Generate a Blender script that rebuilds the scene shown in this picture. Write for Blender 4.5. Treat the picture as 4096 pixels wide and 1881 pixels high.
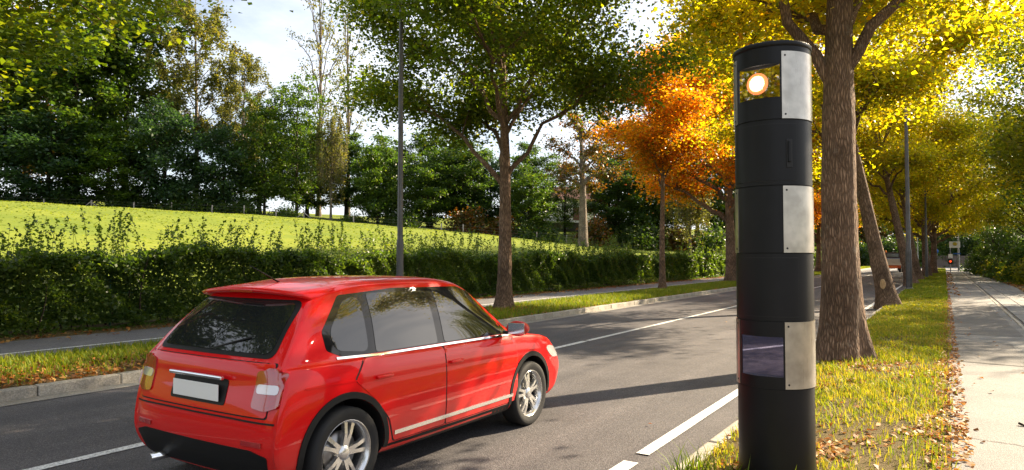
import bpy, bmesh, math, random
import numpy as np
from mathutils import Vector, Matrix
from mathutils.bvhtree import BVHTree
from mathutils.geometry import delaunay_2d_cdt

for o in list(bpy.data.objects):
    bpy.data.objects.remove(o)
SC = bpy.context.scene
COL = SC.collection
R = math.radians

# ------------------------------------------------------------------ camera, sky, sun, exposure
cam_d = bpy.data.cameras.new('camera')
cam_d.lens = 24.0
cam_d.sensor_width = 36.0
cam_d.clip_end = 3000
cam = bpy.data.objects.new('camera', cam_d)
COL.objects.link(cam)
cam.location = (0, 0, 1.7)
cam.rotation_euler = (R(90 + 1.884), 0, R(32.366))
SC.camera = cam

SUN_AZ, SUN_EL = R(27), R(30)          # azimuth measured from the road direction (+Y) towards +X
world = bpy.data.worlds.new('World')
SC.world = world
world.use_nodes = True
wn = world.node_tree.nodes
wl = world.node_tree.links
bgn = wn['Background']
sky = wn.new('ShaderNodeTexSky')
sky.sky_type = 'NISHITA'
sky.sun_disc = False
sky.sun_elevation = SUN_EL
sky.sun_rotation = SUN_AZ
sky.air_density = 1.0
sky.dust_density = 1.6
sky.ozone_density = 1.0
# thin bright clouds drawn by noise on the sky
tc = wn.new('ShaderNodeTexCoord')
mp = wn.new('ShaderNodeMapping')
mp.inputs['Scale'].default_value = (1.0, 1.0, 2.6)
nz = wn.new('ShaderNodeTexNoise')
nz.inputs['Scale'].default_value = 2.4
nz.inputs['Detail'].default_value = 7
nz.inputs['Roughness'].default_value = 0.58
cr = wn.new('ShaderNodeValToRGB')
cr.color_ramp.elements[0].position = 0.30
cr.color_ramp.elements[1].position = 0.66
cr.color_ramp.elements[0].color = (0.20, 0.20, 0.20, 1)
mx = wn.new('ShaderNodeMix')
mx.data_type = 'RGBA'
mx.inputs[7].default_value = (7.6, 7.9, 8.6, 1)
wl.new(tc.outputs['Generated'], mp.inputs['Vector'])
wl.new(mp.outputs['Vector'], nz.inputs['Vector'])
wl.new(nz.outputs['Fac'], cr.inputs['Fac'])
wl.new(cr.outputs['Color'], mx.inputs[0])
wl.new(sky.outputs['Color'], mx.inputs[6])
wl.new(mx.outputs[2], bgn.inputs['Color'])
bgn.inputs['Strength'].default_value = 0.05

sun_d = bpy.data.lights.new('sun', 'SUN')
sun_d.energy = 5.0
sun_d.angle = R(0.53)
sun_d.color = (1.0, 0.82, 0.58)
sun = bpy.data.objects.new('sun', sun_d)
COL.objects.link(sun)
sdir = Vector((math.sin(SUN_AZ) * math.cos(SUN_EL), math.cos(SUN_AZ) * math.cos(SUN_EL), math.sin(SUN_EL)))
sun.rotation_euler = sdir.to_track_quat('Z', 'Y').to_euler()
sun.location = (10, 30, 40)

SC.view_settings.view_transform = 'Standard'
SC.view_settings.look = 'None'
SC.view_settings.gamma = 1.0
SC.view_settings.use_curve_mapping = False
SC.view_settings.exposure = 1.95
SC.cycles.max_bounces = 8
SC.cycles.transmission_bounces = 6
SC.cycles.use_denoising = True
SC.cycles.sample_clamp_indirect = 6.0


# ------------------------------------------------------------------ helpers: objects
def link(o, parent=None, **props):
    COL.objects.link(o)
    if parent is not None:
        o.parent = parent
    for k, v in props.items():
        if v is not None:
            o[k] = v
    return o


def empty(name, loc=(0, 0, 0), rz=0.0, label=None, category=None, group=None, parent=None):
    o = bpy.data.objects.new(name, None)
    o.empty_display_size = 0.2
    link(o, parent, label=label, category=category, group=group)
    o.location = loc
    o.rotation_euler = (0, 0, rz)
    return o


def mobj(name, me, parent=None, **props):
    return link(bpy.data.objects.new(name, me), parent, **props)


def np_mesh(name, V, faces, mat=None, smooth=False, rnd=None, mats=None, midx=None):
    """faces: list of int arrays (n,k)"""
    me = bpy.data.meshes.new(name)
    V = np.asarray(V, dtype=np.float32).reshape(-1, 3)
    me.vertices.add(len(V))
    me.vertices.foreach_set('co', V.ravel())
    faces = [np.asarray(f, dtype=np.int32) for f in faces if len(f)]
    nl = sum(f.size for f in faces)
    nf = sum(len(f) for f in faces)
    me.loops.add(nl)
    me.polygons.add(nf)
    me.loops.foreach_set('vertex_index', np.concatenate([f.ravel() for f in faces]))
    tot = np.concatenate([np.full(len(f), f.shape[1], np.int32) for f in faces])
    st = np.concatenate([[0], np.cumsum(tot)[:-1]]).astype(np.int32)
    me.polygons.foreach_set('loop_start', st)
    if smooth:
        me.polygons.foreach_set('use_smooth', np.ones(nf, bool))
    if rnd is not None:
        a = me.attributes.new('rnd', 'FLOAT', 'FACE')
        a.data.foreach_set('value', np.asarray(rnd, np.float32))
    if mat is not None:
        me.materials.append(mat)
    me.update(calc_edges=True)
    return me


def bm_mesh(name, bm, mat=None, smooth=False):
    me = bpy.data.meshes.new(name)
    bmesh.ops.recalc_face_normals(bm, faces=bm.faces)
    bm.to_mesh(me)
    bm.free()
    if smooth:
        for p in me.polygons:
            p.use_smooth = True
    if mat is not None:
        me.materials.append(mat)
    return me


def bm_box(bm, c, s, bevel=0.0, rot=None, seg=1):
    r = bmesh.ops.create_cube(bm, size=1.0)
    vs = r['verts']
    bmesh.ops.scale(bm, vec=Vector(s), verts=vs)
    if bevel > 0:
        es = list({e for v in vs for e in v.link_edges})
        rr = bmesh.ops.bevel(bm, geom=es, offset=bevel, segments=seg, affect='EDGES', profile=0.5)
        vs = list({v for f in rr['faces'] for v in f.verts} | {v for v in vs if v.is_valid})
    if rot is not None:
        bmesh.ops.rotate(bm, cent=(0, 0, 0), matrix=rot, verts=vs)
    bmesh.ops.translate(bm, vec=Vector(c), verts=vs)
    return vs


def box(name, c, s, mat, parent=None, bevel=0.0, rot=None, seg=1, **props):
    bm = bmesh.new()
    bm_box(bm, c, s, bevel, rot, seg)
    return mobj(name, bm_mesh(name, bm, mat), parent, **props)


def cyl(name, p0, p1, r0, r1, mat, parent=None, n=16, smooth=True, **props):
    bm = bmesh.new()
    p0, p1 = Vector(p0), Vector(p1)
    d = p1 - p0
    bmesh.ops.create_cone(bm, cap_ends=True, segments=n, radius1=r0, radius2=r1, depth=d.length)
    q = d.to_track_quat('Z', 'Y').to_matrix().to_4x4()
    bmesh.ops.transform(bm, matrix=Matrix.Translation((p0 + p1) / 2) @ q, verts=bm.verts)
    me = bm_mesh(name, bm, mat)
    if smooth:
        for p in me.polygons:
            p.use_smooth = len(p.vertices) == 4
    return mobj(name, me, parent, **props)


def lathe(name, prof, mat, parent=None, n=48, axis='Z', smooth=True, **props):
    """prof: list of (r, z)"""
    prof = np.array(prof, float)
    k = len(prof)
    a = np.linspace(0, 2 * np.pi, n, endpoint=False)
    V = np.zeros((k, n, 3))
    V[:, :, 0] = prof[:, None, 0] * np.cos(a)
    V[:, :, 1] = prof[:, None, 0] * np.sin(a)
    V[:, :, 2] = prof[:, None, 1]
    if axis == 'X':
        V = V[:, :, [2, 0, 1]]
    i, j = np.meshgrid(np.arange(k - 1), np.arange(n), indexing='ij')
    j2 = (j + 1) % n
    F = np.stack([i * n + j, i * n + j2, (i + 1) * n + j2, (i + 1) * n + j], -1).reshape(-1, 4)
    me = np_mesh(name, V, [F], mat, smooth)
    return mobj(name, me, parent, **props)


def copy_tree(src, parent=None):
    c = src.copy()
    COL.objects.link(c)
    c.parent = parent
    for ch in src.children:
        copy_tree(ch, c)
    return c


# ------------------------------------------------------------------ helpers: materials
def new_mat(name):
    m = bpy.data.materials.new(name)
    m.use_nodes = True
    nt = m.node_tree
    return m, nt.nodes, nt.links, nt.nodes['Principled BSDF']


def simple(name, col, rough=0.5, metal=0.0, spec=0.5, bump=0.0, bscale=40, var=0.0, vscale=3.0, coat=0.0):
    m, N, L, b = new_mat(name)
    b.inputs['Base Color'].default_value = (*col, 1)
    b.inputs['Roughness'].default_value = rough
    b.inputs['Metallic'].default_value = metal
    b.inputs['Specular IOR Level'].default_value = spec
    if coat:
        b.inputs['Coat Weight'].default_value = coat
        b.inputs['Coat Roughness'].default_value = 0.03
    if var or bump:
        t = N.new('ShaderNodeTexCoord')
    if var:
        n = N.new('ShaderNodeTexNoise')
        n.inputs['Scale'].default_value = vscale
        n.inputs['Detail'].default_value = 6
        n.inputs['Roughness'].default_value = 0.65
        r = N.new('ShaderNodeValToRGB')
        r.color_ramp.elements[0].position = 0.3
        r.color_ramp.elements[1].position = 0.72
        r.color_ramp.elements[0].color = (*[c * (1 - var) for c in col], 1)
        r.color_ramp.elements[1].color = (*[min(1, c * (1 + var)) for c in col], 1)
        L.new(t.outputs['Object'], n.inputs['Vector'])
        L.new(n.outputs['Fac'], r.inputs['Fac'])
        L.new(r.outputs['Color'], b.inputs['Base Color'])
    if bump:
        n = N.new('ShaderNodeTexNoise')
        n.inputs['Scale'].default_value = bscale
        n.inputs['Detail'].default_value = 5
        u = N.new('ShaderNodeBump')
        u.inputs['Strength'].default_value = bump
        u.inputs['Distance'].default_value = 0.01
        L.new(t.outputs['Object'], n.inputs['Vector'])
        L.new(n.outputs['Fac'], u.inputs['Height'])
        L.new(u.outputs['Normal'], b.inputs['Normal'])
    return m


def leaf_mat(name, cols, tint=(2.4, 2.6, 0.9), trans=0.42, rough=0.45, spec=0.35):
    """cols: colours picked per leaf by the face attribute rnd; light shines through tinted"""
    m, N, L, b = new_mat(name)
    a = N.new('ShaderNodeAttribute')
    a.attribute_name = 'rnd'
    r = N.new('ShaderNodeValToRGB')
    els = r.color_ramp.elements
    while len(els) < len(cols):
        els.new(0.5)
    for i, c in enumerate(cols):
        els[i].position = i / max(1, len(cols) - 1)
        els[i].color = (*c, 1)
    mul = N.new('ShaderNodeMix')
    mul.data_type = 'RGBA'
    mul.blend_type = 'MULTIPLY'
    mul.inputs[0].default_value = 1.0
    mul.inputs[7].default_value = (*tint, 1)
    tr = N.new('ShaderNodeBsdfTranslucent')
    ms = N.new('ShaderNodeMixShader')
    ms.inputs[0].default_value = trans
    out = N['Material Output']
    L.new(a.outputs['Fac'], r.inputs['Fac'])
    L.new(r.outputs['Color'], b.inputs['Base Color'])
    L.new(r.outputs['Color'], mul.inputs[6])
    L.new(mul.outputs[2], tr.inputs['Color'])
    L.new(b.outputs['BSDF'], ms.inputs[1])
    L.new(tr.outputs['BSDF'], ms.inputs[2])
    L.new(ms.outputs['Shader'], out.inputs['Surface'])
    b.inputs['Roughness'].default_value = rough
    b.inputs['Specular IOR Level'].default_value = spec
    return m


def bark_mat(name, c0, c1, scale=9.0, stretch=0.16, dist=0.03, lichen=None):
    m, N, L, b = new_mat(name)
    t = N.new('ShaderNodeTexCoord')
    mp = N.new('ShaderNodeMapping')
    mp.inputs['Scale'].default_value = (1, 1, stretch)
    n0 = N.new('ShaderNodeTexNoise')
    n0.inputs['Scale'].default_value = 3.0
    n0.inputs['Detail'].default_value = 3
    ad = N.new('ShaderNodeVectorMath')
    ad.operation = 'MULTIPLY_ADD'
    ad.inputs[1].default_value = (0.10, 0.10, 0.05)
    v = N.new('ShaderNodeTexVoronoi')
    v.feature = 'DISTANCE_TO_EDGE'
    v.inputs['Scale'].default_value = scale * 2.4
    n = N.new('ShaderNodeTexNoise')
    n.inputs['Scale'].default_value = scale * 5
    n.inputs['Detail'].default_value = 6
    r = N.new('ShaderNodeValToRGB')
    r.color_ramp.elements[0].position = 0.0
    r.color_ramp.elements[0].color = (*[c * 0.45 for c in c0], 1)
    r.color_ramp.elements[1].position = 0.22
    r.color_ramp.elements[1].color = (*c0, 1)
    e = r.color_ramp.elements.new(0.55)
    e.color = (*c1, 1)
    L.new(t.outputs['Object'], n0.inputs['Vector'])
    L.new(n0.outputs['Color'], ad.inputs[0])
    L.new(t.outputs['Object'], ad.inputs[2])
    L.new(ad.outputs[0], mp.inputs['Vector'])
    L.new(mp.outputs['Vector'], v.inputs['Vector'])
    L.new(t.outputs['Object'], n.inputs['Vector'])
    L.new(v.outputs['Distance'], r.inputs['Fac'])
    last = r.outputs['Color']
    if lichen:
        n2 = N.new('ShaderNodeTexNoise')
        n2.inputs['Scale'].default_value = 3.3
        n2.inputs['Detail'].default_value = 8
        n2.inputs['Roughness'].default_value = 0.7
        r2 = N.new('ShaderNodeValToRGB')
        r2.color_ramp.elements[0].position = 0.60
        r2.color_ramp.elements[1].position = 0.74
        mxl = N.new('ShaderNodeMix')
        mxl.data_type = 'RGBA'
        mxl.inputs[7].default_value = (*lichen, 1)
        L.new(t.outputs['Object'], n2.inputs['Vector'])
        L.new(n2.outputs['Fac'], r2.inputs['Fac'])
        L.new(r2.outputs['Color'], mxl.inputs[0])
        L.new(last, mxl.inputs[6])
        last = mxl.outputs[2]
    n5 = N.new('ShaderNodeTexNoise')
    n5.inputs['Scale'].default_value = 1.3
    n5.inputs['Detail'].default_value = 5
    r5 = N.new('ShaderNodeValToRGB')
    r5.color_ramp.elements[0].position = 0.35
    r5.color_ramp.elements[0].color = (0.66, 0.64, 0.60, 1)
    r5.color_ramp.elements[1].position = 0.65
    r5.color_ramp.elements[1].color = (1.25, 1.2, 1.12, 1)
    m5 = N.new('ShaderNodeMix')
    m5.data_type = 'RGBA'
    m5.blend_type = 'MULTIPLY'
    m5.inputs[0].default_value = 1
    L.new(t.outputs['Object'], n5.inputs['Vector'])
    L.new(n5.outputs['Fac'], r5.inputs['Fac'])
    L.new(last, m5.inputs[6])
    L.new(r5.outputs['Color'], m5.inputs[7])
    last = m5.outputs[2]
    L.new(last, b.inputs['Base Color'])
    mn = N.new('ShaderNodeMath')
    mn.operation = 'MINIMUM'
    mn.inputs[1].default_value = 0.3
    ma = N.new('ShaderNodeMath')
    ma.operation = 'MULTIPLY_ADD'
    ma.inputs[1].default_value = 0.12
    L.new(v.outputs['Distance'], mn.inputs[0])
    L.new(n.outputs['Fac'], ma.inputs[0])
    L.new(mn.outputs[0], ma.inputs[2])
    u = N.new('ShaderNodeBump')
    u.inputs['Strength'].default_value = 0.9
    u.inputs['Distance'].default_value = dist * 2
    L.new(ma.outputs[0], u.inputs['Height'])
    L.new(u.outputs['Normal'], b.inputs['Normal'])
    b.inputs['Roughness'].default_value = 0.9
    b.inputs['Specular IOR Level'].default_value = 0.2
    return m


def asphalt_mat(name, base, speck, var=0.25, sc=150.0, streak=False):
    """base colour with pale stone specks, wheel-worn mottling and stains"""
    m, N, L, b = new_mat(name)
    t = N.new('ShaderNodeTexCoord')
    v = N.new('ShaderNodeTexVoronoi')
    v.inputs['Scale'].default_value = sc
    r = N.new('ShaderNodeValToRGB')
    r.color_ramp.elements[0].position = 0.15
    r.color_ramp.elements[0].color = (*speck, 1)
    r.color_ramp.elements[1].position = 0.55
    r.color_ramp.elements[1].color = (*base, 1)
    n = N.new('ShaderNodeTexNoise')
    n.inputs['Scale'].default_value = 0.9
    n.inputs['Detail'].default_value = 9
    n.inputs['Roughness'].default_value = 0.7
    r2 = N.new('ShaderNodeValToRGB')
    r2.color_ramp.elements[0].position = 0.28
    r2.color_ramp.elements[0].color = (1 - var, 1 - var, 1 - var, 1)
    r2.color_ramp.elements[1].position = 0.75
    r2.color_ramp.elements[1].color = (1 + var, 1 + var, 1 + var * 0.9, 1)
    n3 = N.new('ShaderNodeTexNoise')
    n3.inputs['Scale'].default_value = 38
    n3.inputs['Detail'].default_value = 4
    n3.inputs['Roughness'].default_value = 0.8
    r3 = N.new('ShaderNodeValToRGB')
    r3.color_ramp.elements[0].position = 0.33
    r3.color_ramp.elements[0].color = (0.62, 0.62, 0.62, 1)
    r3.color_ramp.elements[1].position = 0.66
    r3.color_ramp.elements[1].color = (1.32, 1.32, 1.32, 1)
    m1 = N.new('ShaderNodeMix')
    m1.data_type = 'RGBA'
    m1.blend_type = 'MULTIPLY'
    m1.inputs[0].default_value = 1
    m2 = N.new('ShaderNodeMix')
    m2.data_type = 'RGBA'
    m2.blend_type = 'MULTIPLY'
    m2.inputs[0].default_value = 1
    L.new(t.outputs['Object'], v.inputs['Vector'])
    L.new(t.outputs['Object'], n.inputs['Vector'])
    L.new(t.outputs['Object'], n3.inputs['Vector'])
    L.new(v.outputs['Distance'], r.inputs['Fac'])
    L.new(n.outputs['Fac'], r2.inputs['Fac'])
    L.new(n3.outputs['Fac'], r3.inputs['Fac'])
    L.new(r.outputs['Color'], m1.inputs[6])
    L.new(r2.outputs['Color'], m1.inputs[7])
    L.new(m1.outputs[2], m2.inputs[6])
    L.new(r3.outputs['Color'], m2.inputs[7])
    last = m2.outputs[2]
    if streak:
        mp_ = N.new('ShaderNodeMapping')
        mp_.inputs['Scale'].default_value = (1.5, 0.035, 1)
        n4 = N.new('ShaderNodeTexNoise')
        n4.inputs['Scale'].default_value = 1.0
        n4.inputs['Detail'].default_value = 5
        n4.inputs['Roughness'].default_value = 0.6
        r4 = N.new('ShaderNodeValToRGB')
        r4.color_ramp.elements[0].position = 0.35
        r4.color_ramp.elements[0].color = (0.72, 0.72, 0.74, 1)
        r4.color_ramp.elements[1].position = 0.65
        r4.color_ramp.elements[1].color = (1.2, 1.18, 1.15, 1)
        m4 = N.new('ShaderNodeMix')
        m4.data_type = 'RGBA'
        m4.blend_type = 'MULTIPLY'
        m4.inputs[0].default_value = 1
        L.new(t.outputs['Object'], mp_.inputs['Vector'])
        L.new(mp_.outputs['Vector'], n4.inputs['Vector'])
        L.new(n4.outputs['Fac'], r4.inputs['Fac'])
        L.new(last, m4.inputs[6])
        L.new(r4.outputs['Color'], m4.inputs[7])
        last = m4.outputs[2]
    L.new(last, b.inputs['Base Color'])
    u = N.new('ShaderNodeBump')
    u.inputs['Strength'].default_value = 0.55
    u.inputs['Distance'].default_value = 0.006
    L.new(v.outputs['Distance'], u.inputs['Height'])
    L.new(u.outputs['Normal'], b.inputs['Normal'])
    b.inputs['Roughness'].default_value = 0.78
    b.inputs['Specular IOR Level'].default_value = 0.35
    return m


def ground_mat(name, c0, c1, c2, s1=0.35, s2=30.0, bump=0.6):
    m, N, L, b = new_mat(name)
    t = N.new('ShaderNodeTexCoord')
    n = N.new('ShaderNodeTexNoise')
    n.inputs['Scale'].default_value = s1
    n.inputs['Detail'].default_value = 8
    n.inputs['Roughness'].default_value = 0.65
    r = N.new('ShaderNodeValToRGB')
    r.color_ramp.elements[0].position = 0.3
    r.color_ramp.elements[0].color = (*c0, 1)
    r.color_ramp.elements[1].position = 0.7
    r.color_ramp.elements[1].color = (*c1, 1)
    n2 = N.new('ShaderNodeTexNoise')
    n2.inputs['Scale'].default_value = s2
    n2.inputs['Detail'].default_value = 5
    r2 = N.new('ShaderNodeValToRGB')
    r2.color_ramp.elements[0].position = 0.4
    r2.color_ramp.elements[1].position = 0.7
    mx = N.new('ShaderNodeMix')
    mx.data_type = 'RGBA'
    mx.inputs[7].default_value = (*c2, 1)
    L.new(t.outputs['Object'], n.inputs['Vector'])
    L.new(t.outputs['Object'], n2.inputs['Vector'])
    L.new(n.outputs['Fac'], r.inputs['Fac'])
    L.new(n2.outputs['Fac'], r2.inputs['Fac'])
    L.new(r2.outputs['Color'], mx.inputs[0])
    L.new(r.outputs['Color'], mx.inputs[6])
    L.new(mx.outputs[2], b.inputs['Base Color'])
    u = N.new('ShaderNodeBump')
    u.inputs['Strength'].default_value = bump
    u.inputs['Distance'].default_value = 0.04
    L.new(n2.outputs['Fac'], u.inputs['Height'])
    L.new(u.outputs['Normal'], b.inputs['Normal'])
    b.inputs['Roughness'].default_value = 0.95
    b.inputs['Specular IOR Level'].default_value = 0.1
    return m


def worn_paint_mat(name, col=(0.72, 0.72, 0.70)):
    m, N, L, b = new_mat(name)
    t = N.new('ShaderNodeTexCoord')
    n = N.new('ShaderNodeTexNoise')
    n.inputs['Scale'].default_value = 45
    n.inputs['Detail'].default_value = 8
    n.inputs['Roughness'].default_value = 0.75
    r = N.new('ShaderNodeValToRGB')
    r.color_ramp.elements[0].position = 0.36
    r.color_ramp.elements[0].color = (0.20, 0.20, 0.20, 1)
    r.color_ramp.elements[1].position = 0.56
    r.color_ramp.elements[1].color = (*col, 1)
    L.new(t.outputs['Object'], n.inputs['Vector'])
    L.new(n.outputs['Fac'], r.inputs['Fac'])
    L.new(r.outputs['Color'], b.inputs['Base Color'])
    b.inputs['Roughness'].default_value = 0.7
    return m


M = {}
M['meadow'] = ground_mat('meadow_grass', (0.085, 0.125, 0.016), (0.20, 0.22, 0.027), (0.125, 0.165, 0.021), 0.16, 2.2, 0.9)
M['soil'] = ground_mat('verge_soil', (0.115, 0.08, 0.042), (0.19, 0.135, 0.075), (0.105, 0.095, 0.03), 1.6, 60, 1.0)
M['road'] = asphalt_mat('road_asphalt', (0.056, 0.052, 0.057), (0.165, 0.155, 0.158), 0.24, 95, True)
M['gutter'] = asphalt_mat('gutter_concrete', (0.27, 0.25, 0.225), (0.33, 0.31, 0.28), 0.25, 160)
M['path'] = asphalt_mat('path_asphalt', (0.145, 0.142, 0.140), (0.27, 0.26, 0.25), 0.30, 110)
M['path_dark'] = asphalt_mat('path_patch_asphalt', (0.100, 0.095, 0.093), (0.20, 0.19, 0.18), 0.30, 110)
M['path_left'] = asphalt_mat('left_path_asphalt', (0.12, 0.115, 0.12), (0.22, 0.21, 0.21), 0.22, 160)
M['kerb'] = asphalt_mat('kerb_concrete', (0.30, 0.275, 0.235), (0.38, 0.35, 0.31), 0.35, 90)
M['slab'] = asphalt_mat('slab_concrete', (0.165, 0.165, 0.168), (0.24, 0.235, 0.23), 0.30, 90)
M['paint'] = worn_paint_mat('road_paint')
M['crack'] = simple('crack_dirt', (0.035, 0.03, 0.025), 0.95)
M['bark'] = bark_mat('bark_grey_brown', (0.20, 0.132, 0.09), (0.37, 0.26, 0.185), 13, 0.15, 0.03, (0.26, 0.225, 0.18))
M['bark_dark'] = bark_mat('bark_dark', (0.055, 0.042, 0.032), (0.115, 0.09, 0.07), 8, 0.25, 0.02)
M['bark_pale'] = bark_mat('bark_pale', (0.20, 0.17, 0.14), (0.34, 0.30, 0.26), 6, 0.35, 0.02)
M['wood_cut'] = simple('cut_wood', (0.42, 0.27, 0.13), 0.8, var=0.3, vscale=25)
M['leaf_green'] = leaf_mat('leaf_avenue_green', [(0.026, 0.050, 0.010), (0.045, 0.075, 0.012), (0.068, 0.090, 0.014), (0.115, 0.110, 0.016)], (4.8, 4.2, 0.6), 0.52)
M['leaf_gold'] = leaf_mat('leaf_avenue_gold', [(0.060, 0.085, 0.012), (0.115, 0.122, 0.014), (0.155, 0.138, 0.014), (0.20, 0.118, 0.012)], (5.8, 5.1, 0.5), 0.60)
M['leaf_amber_glow'] = leaf_mat('leaf_avenue_amber_glow', [(0.065, 0.075, 0.012), (0.14, 0.100, 0.012), (0.20, 0.100, 0.010), (0.23, 0.064, 0.010)], (6.0, 4.2, 0.6), 0.62)  # autumn leaves with the orange flare glow put into their colour
M['leaf_dark'] = leaf_mat('leaf_wood_dark', [(0.016, 0.035, 0.012), (0.027, 0.054, 0.015), (0.044, 0.075, 0.018), (0.078, 0.095, 0.018)], (3.2, 3.2, 0.8), 0.40)
M['leaf_blue'] = leaf_mat('leaf_wood_bluish', [(0.017, 0.040, 0.019), (0.028, 0.058, 0.025), (0.045, 0.075, 0.028)], (2.6, 2.8, 1.0), 0.36)
M['leaf_mid'] = leaf_mat('leaf_wood_green', [(0.024, 0.055, 0.012), (0.042, 0.082, 0.014), (0.065, 0.105, 0.016), (0.10, 0.12, 0.02)], (2.6, 2.6, 0.7), 0.4)
M['leaf_olive'] = leaf_mat('leaf_birch_olive', [(0.06, 0.072, 0.022), (0.09, 0.10, 0.028), (0.13, 0.125, 0.032), (0.17, 0.14, 0.035)], (2.4, 2.3, 0.9), 0.42)
M['leaf_rust'] = leaf_mat('leaf_rust', [(0.03, 0.05, 0.012), (0.06, 0.06, 0.012), (0.13, 0.06, 0.012), (0.20, 0.065, 0.012)], (2.4, 2.0, 0.7), 0.4)
M['leaf_hedge'] = leaf_mat('leaf_hedge', [(0.026, 0.052, 0.012), (0.044, 0.080, 0.016), (0.070, 0.108, 0.020), (0.115, 0.135, 0.024)], (3.2, 3.1, 0.7), 0.42)
M['grass'] = leaf_mat('grass_blades', [(0.075, 0.13, 0.012), (0.13, 0.18, 0.016), (0.21, 0.22, 0.022), (0.33, 0.26, 0.05)], (1.9, 1.8, 0.6), 0.42, 0.6, 0.2)
M['meadow_blades'] = leaf_mat('meadow_blades', [(0.10, 0.145, 0.018), (0.15, 0.19, 0.024), (0.23, 0.22, 0.034)], (1.9, 1.8, 0.6), 0.5, 0.6, 0.15)
M['litter'] = leaf_mat('fallen_leaf', [(0.15, 0.065, 0.025), (0.27, 0.10, 0.02), (0.38, 0.145, 0.025), (0.42, 0.23, 0.06), (0.30, 0.20, 0.10)], (1.4, 1.2, 0.8), 0.25, 0.6, 0.3)


# ------------------------------------------------------------------ the setting: terrain, road, verges, paths
def smooth01(t):
    t = np.clip(t, 0, 1)
    return t * t * (3 - 2 * t)


def vnoise(x, y, seed=0):
    """cheap smooth pseudo noise for relief"""
    s = seed * 1.7
    return (np.sin(x * 1.1 + s) * np.cos(y * 0.9 - s) + 0.5 * np.sin(x * 2.3 - y * 1.7 + s * 2) + 0.3 * np.cos(x * 4.1 + y * 3.7 + s * 3)) / 1.8


def terrain_z(X, Y):
    X = np.asarray(X, float)
    Y = np.asarray(Y, float)
    w = np.maximum(0, -(X + 15.7))
    k = 1 - 0.25 * smooth01((Y - 45) / 45)
    z = 8.3 * k * (1 - np.exp(-w / 36)) + 0.10 * smooth01(w / 1.0)
    z = z + 1.0 * smooth01((Y - 72) / 30) * smooth01(w / 9) * smooth01((260 - Y) / 100)
    # distance behind the meadow's upper edge: the land rises a little, then falls away
    ex, ey = 65.0, 59.0
    ln = math.hypot(ex, ey)
    d = ((X + 88) * (-ey) + (Y - 33) * ex) / ln
    z = z + 0.12 * np.clip(d - 5, 0, 22) * (w > 0) - 0.12 * np.clip(d - 36, 0, 70) * (w > 0)
    z = z + 0.16 * vnoise(X * 0.19, Y * 0.19, 3) * smooth01((w - 2) / 8)
    base = -0.06
    return np.where(w > 0, z + base * (1 - smooth01(w / 1.0)), base)


def grid_sheet(name, xs, ys, zf, mat, smooth=True, **props):
    X, Y = np.meshgrid(xs, ys, indexing='xy')
    Z = zf(X, Y)
    V = np.stack([X, Y, Z], -1)
    nx, ny = len(xs), len(ys)
    i, j = np.meshgrid(np.arange(ny - 1), np.arange(nx - 1), indexing='ij')
    F = np.stack([i * nx + j, i * nx + j + 1, (i + 1) * nx + j + 1, (i + 1) * nx + j], -1).reshape(-1, 4)
    return mobj(name, np_mesh(name, V, [F], mat, smooth), None, **props)


xs = np.unique(np.concatenate([np.linspace(-900, -140, 20), np.linspace(-140, -16.8, 110), np.linspace(-16.7, -15.6, 8), np.linspace(-15, 12, 10), np.linspace(20, 900, 24)]))
ys = np.unique(np.concatenate([np.linspace(-300, -20, 15), np.linspace(-20, 140, 110), np.linspace(150, 1500, 30)]))
grid_sheet('ground', xs, ys, terrain_z, M['meadow'], kind='structure')

RX0, RX1 = -9.40, -1.78           # road edges
road = grid_sheet('road', np.linspace(RX0 - 0.05, RX1 + 0.05, 9), np.linspace(-60, 420, 60), lambda X, Y: 0 * X + 0.035 * (1 - ((X + 5.6) / 3.9) ** 2) - 0.01, M['road'], kind='structure')


def road_z(x):
    return 0.035 * (1 - ((x + 5.6) / 3.9) ** 2) - 0.01


def strip(name, x0, x1, y0, y1, z, mat, parent=None, wob=0.0, n=None, **props):
    n = n or max(2, int((y1 - y0) / 0.5))
    yy = np.linspace(y0, y1, n)
    rg = np.random.default_rng(int(abs(x0 * 977 + y0 * 31)) + 3)
    a = x0 + rg.normal(0, 1, n) * wob
    b = x1 + rg.normal(0, 1, n) * wob
    V = np.concatenate([np.stack([a, yy, np.full(n, z)], -1), np.stack([b, yy, np.full(n, z)], -1)])
    i = np.arange(n - 1)
    F = np.stack([i, n + i, n + i + 1, i + 1], -1)
    return mobj(name, np_mesh(name, V, [F], mat), parent, **props)


# gutters (pale concrete channel beside the left kerb)
strip('gutter', RX0 + 0.002, RX0 + 0.30, -40, 200, road_z(RX0 + 0.2) + 0.008, M['gutter'], kind='structure', wob=0.004, n=400)
# painted lines
mk = empty('road_markings')
mk['kind'] = 'structure'
zc = road_z(-6.1) + 0.006
strip('centre_line', -6.16, -6.04, -30, 12.35, zc, M['paint'], mk, 0.002)
strip('centre_line', -6.15, -6.04, 12.45, 300, zc, M['paint'], mk, 0.002)
ze = road_z(-2.2) + 0.010
strip('edge_line', -2.29, -2.17, 5.62, 300, ze, M['paint'], mk, 0.002, 500)
strip('edge_line', -2.29, -2.16, -20, 5.36, ze, M['paint'], mk, 0.002, 100)

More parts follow.
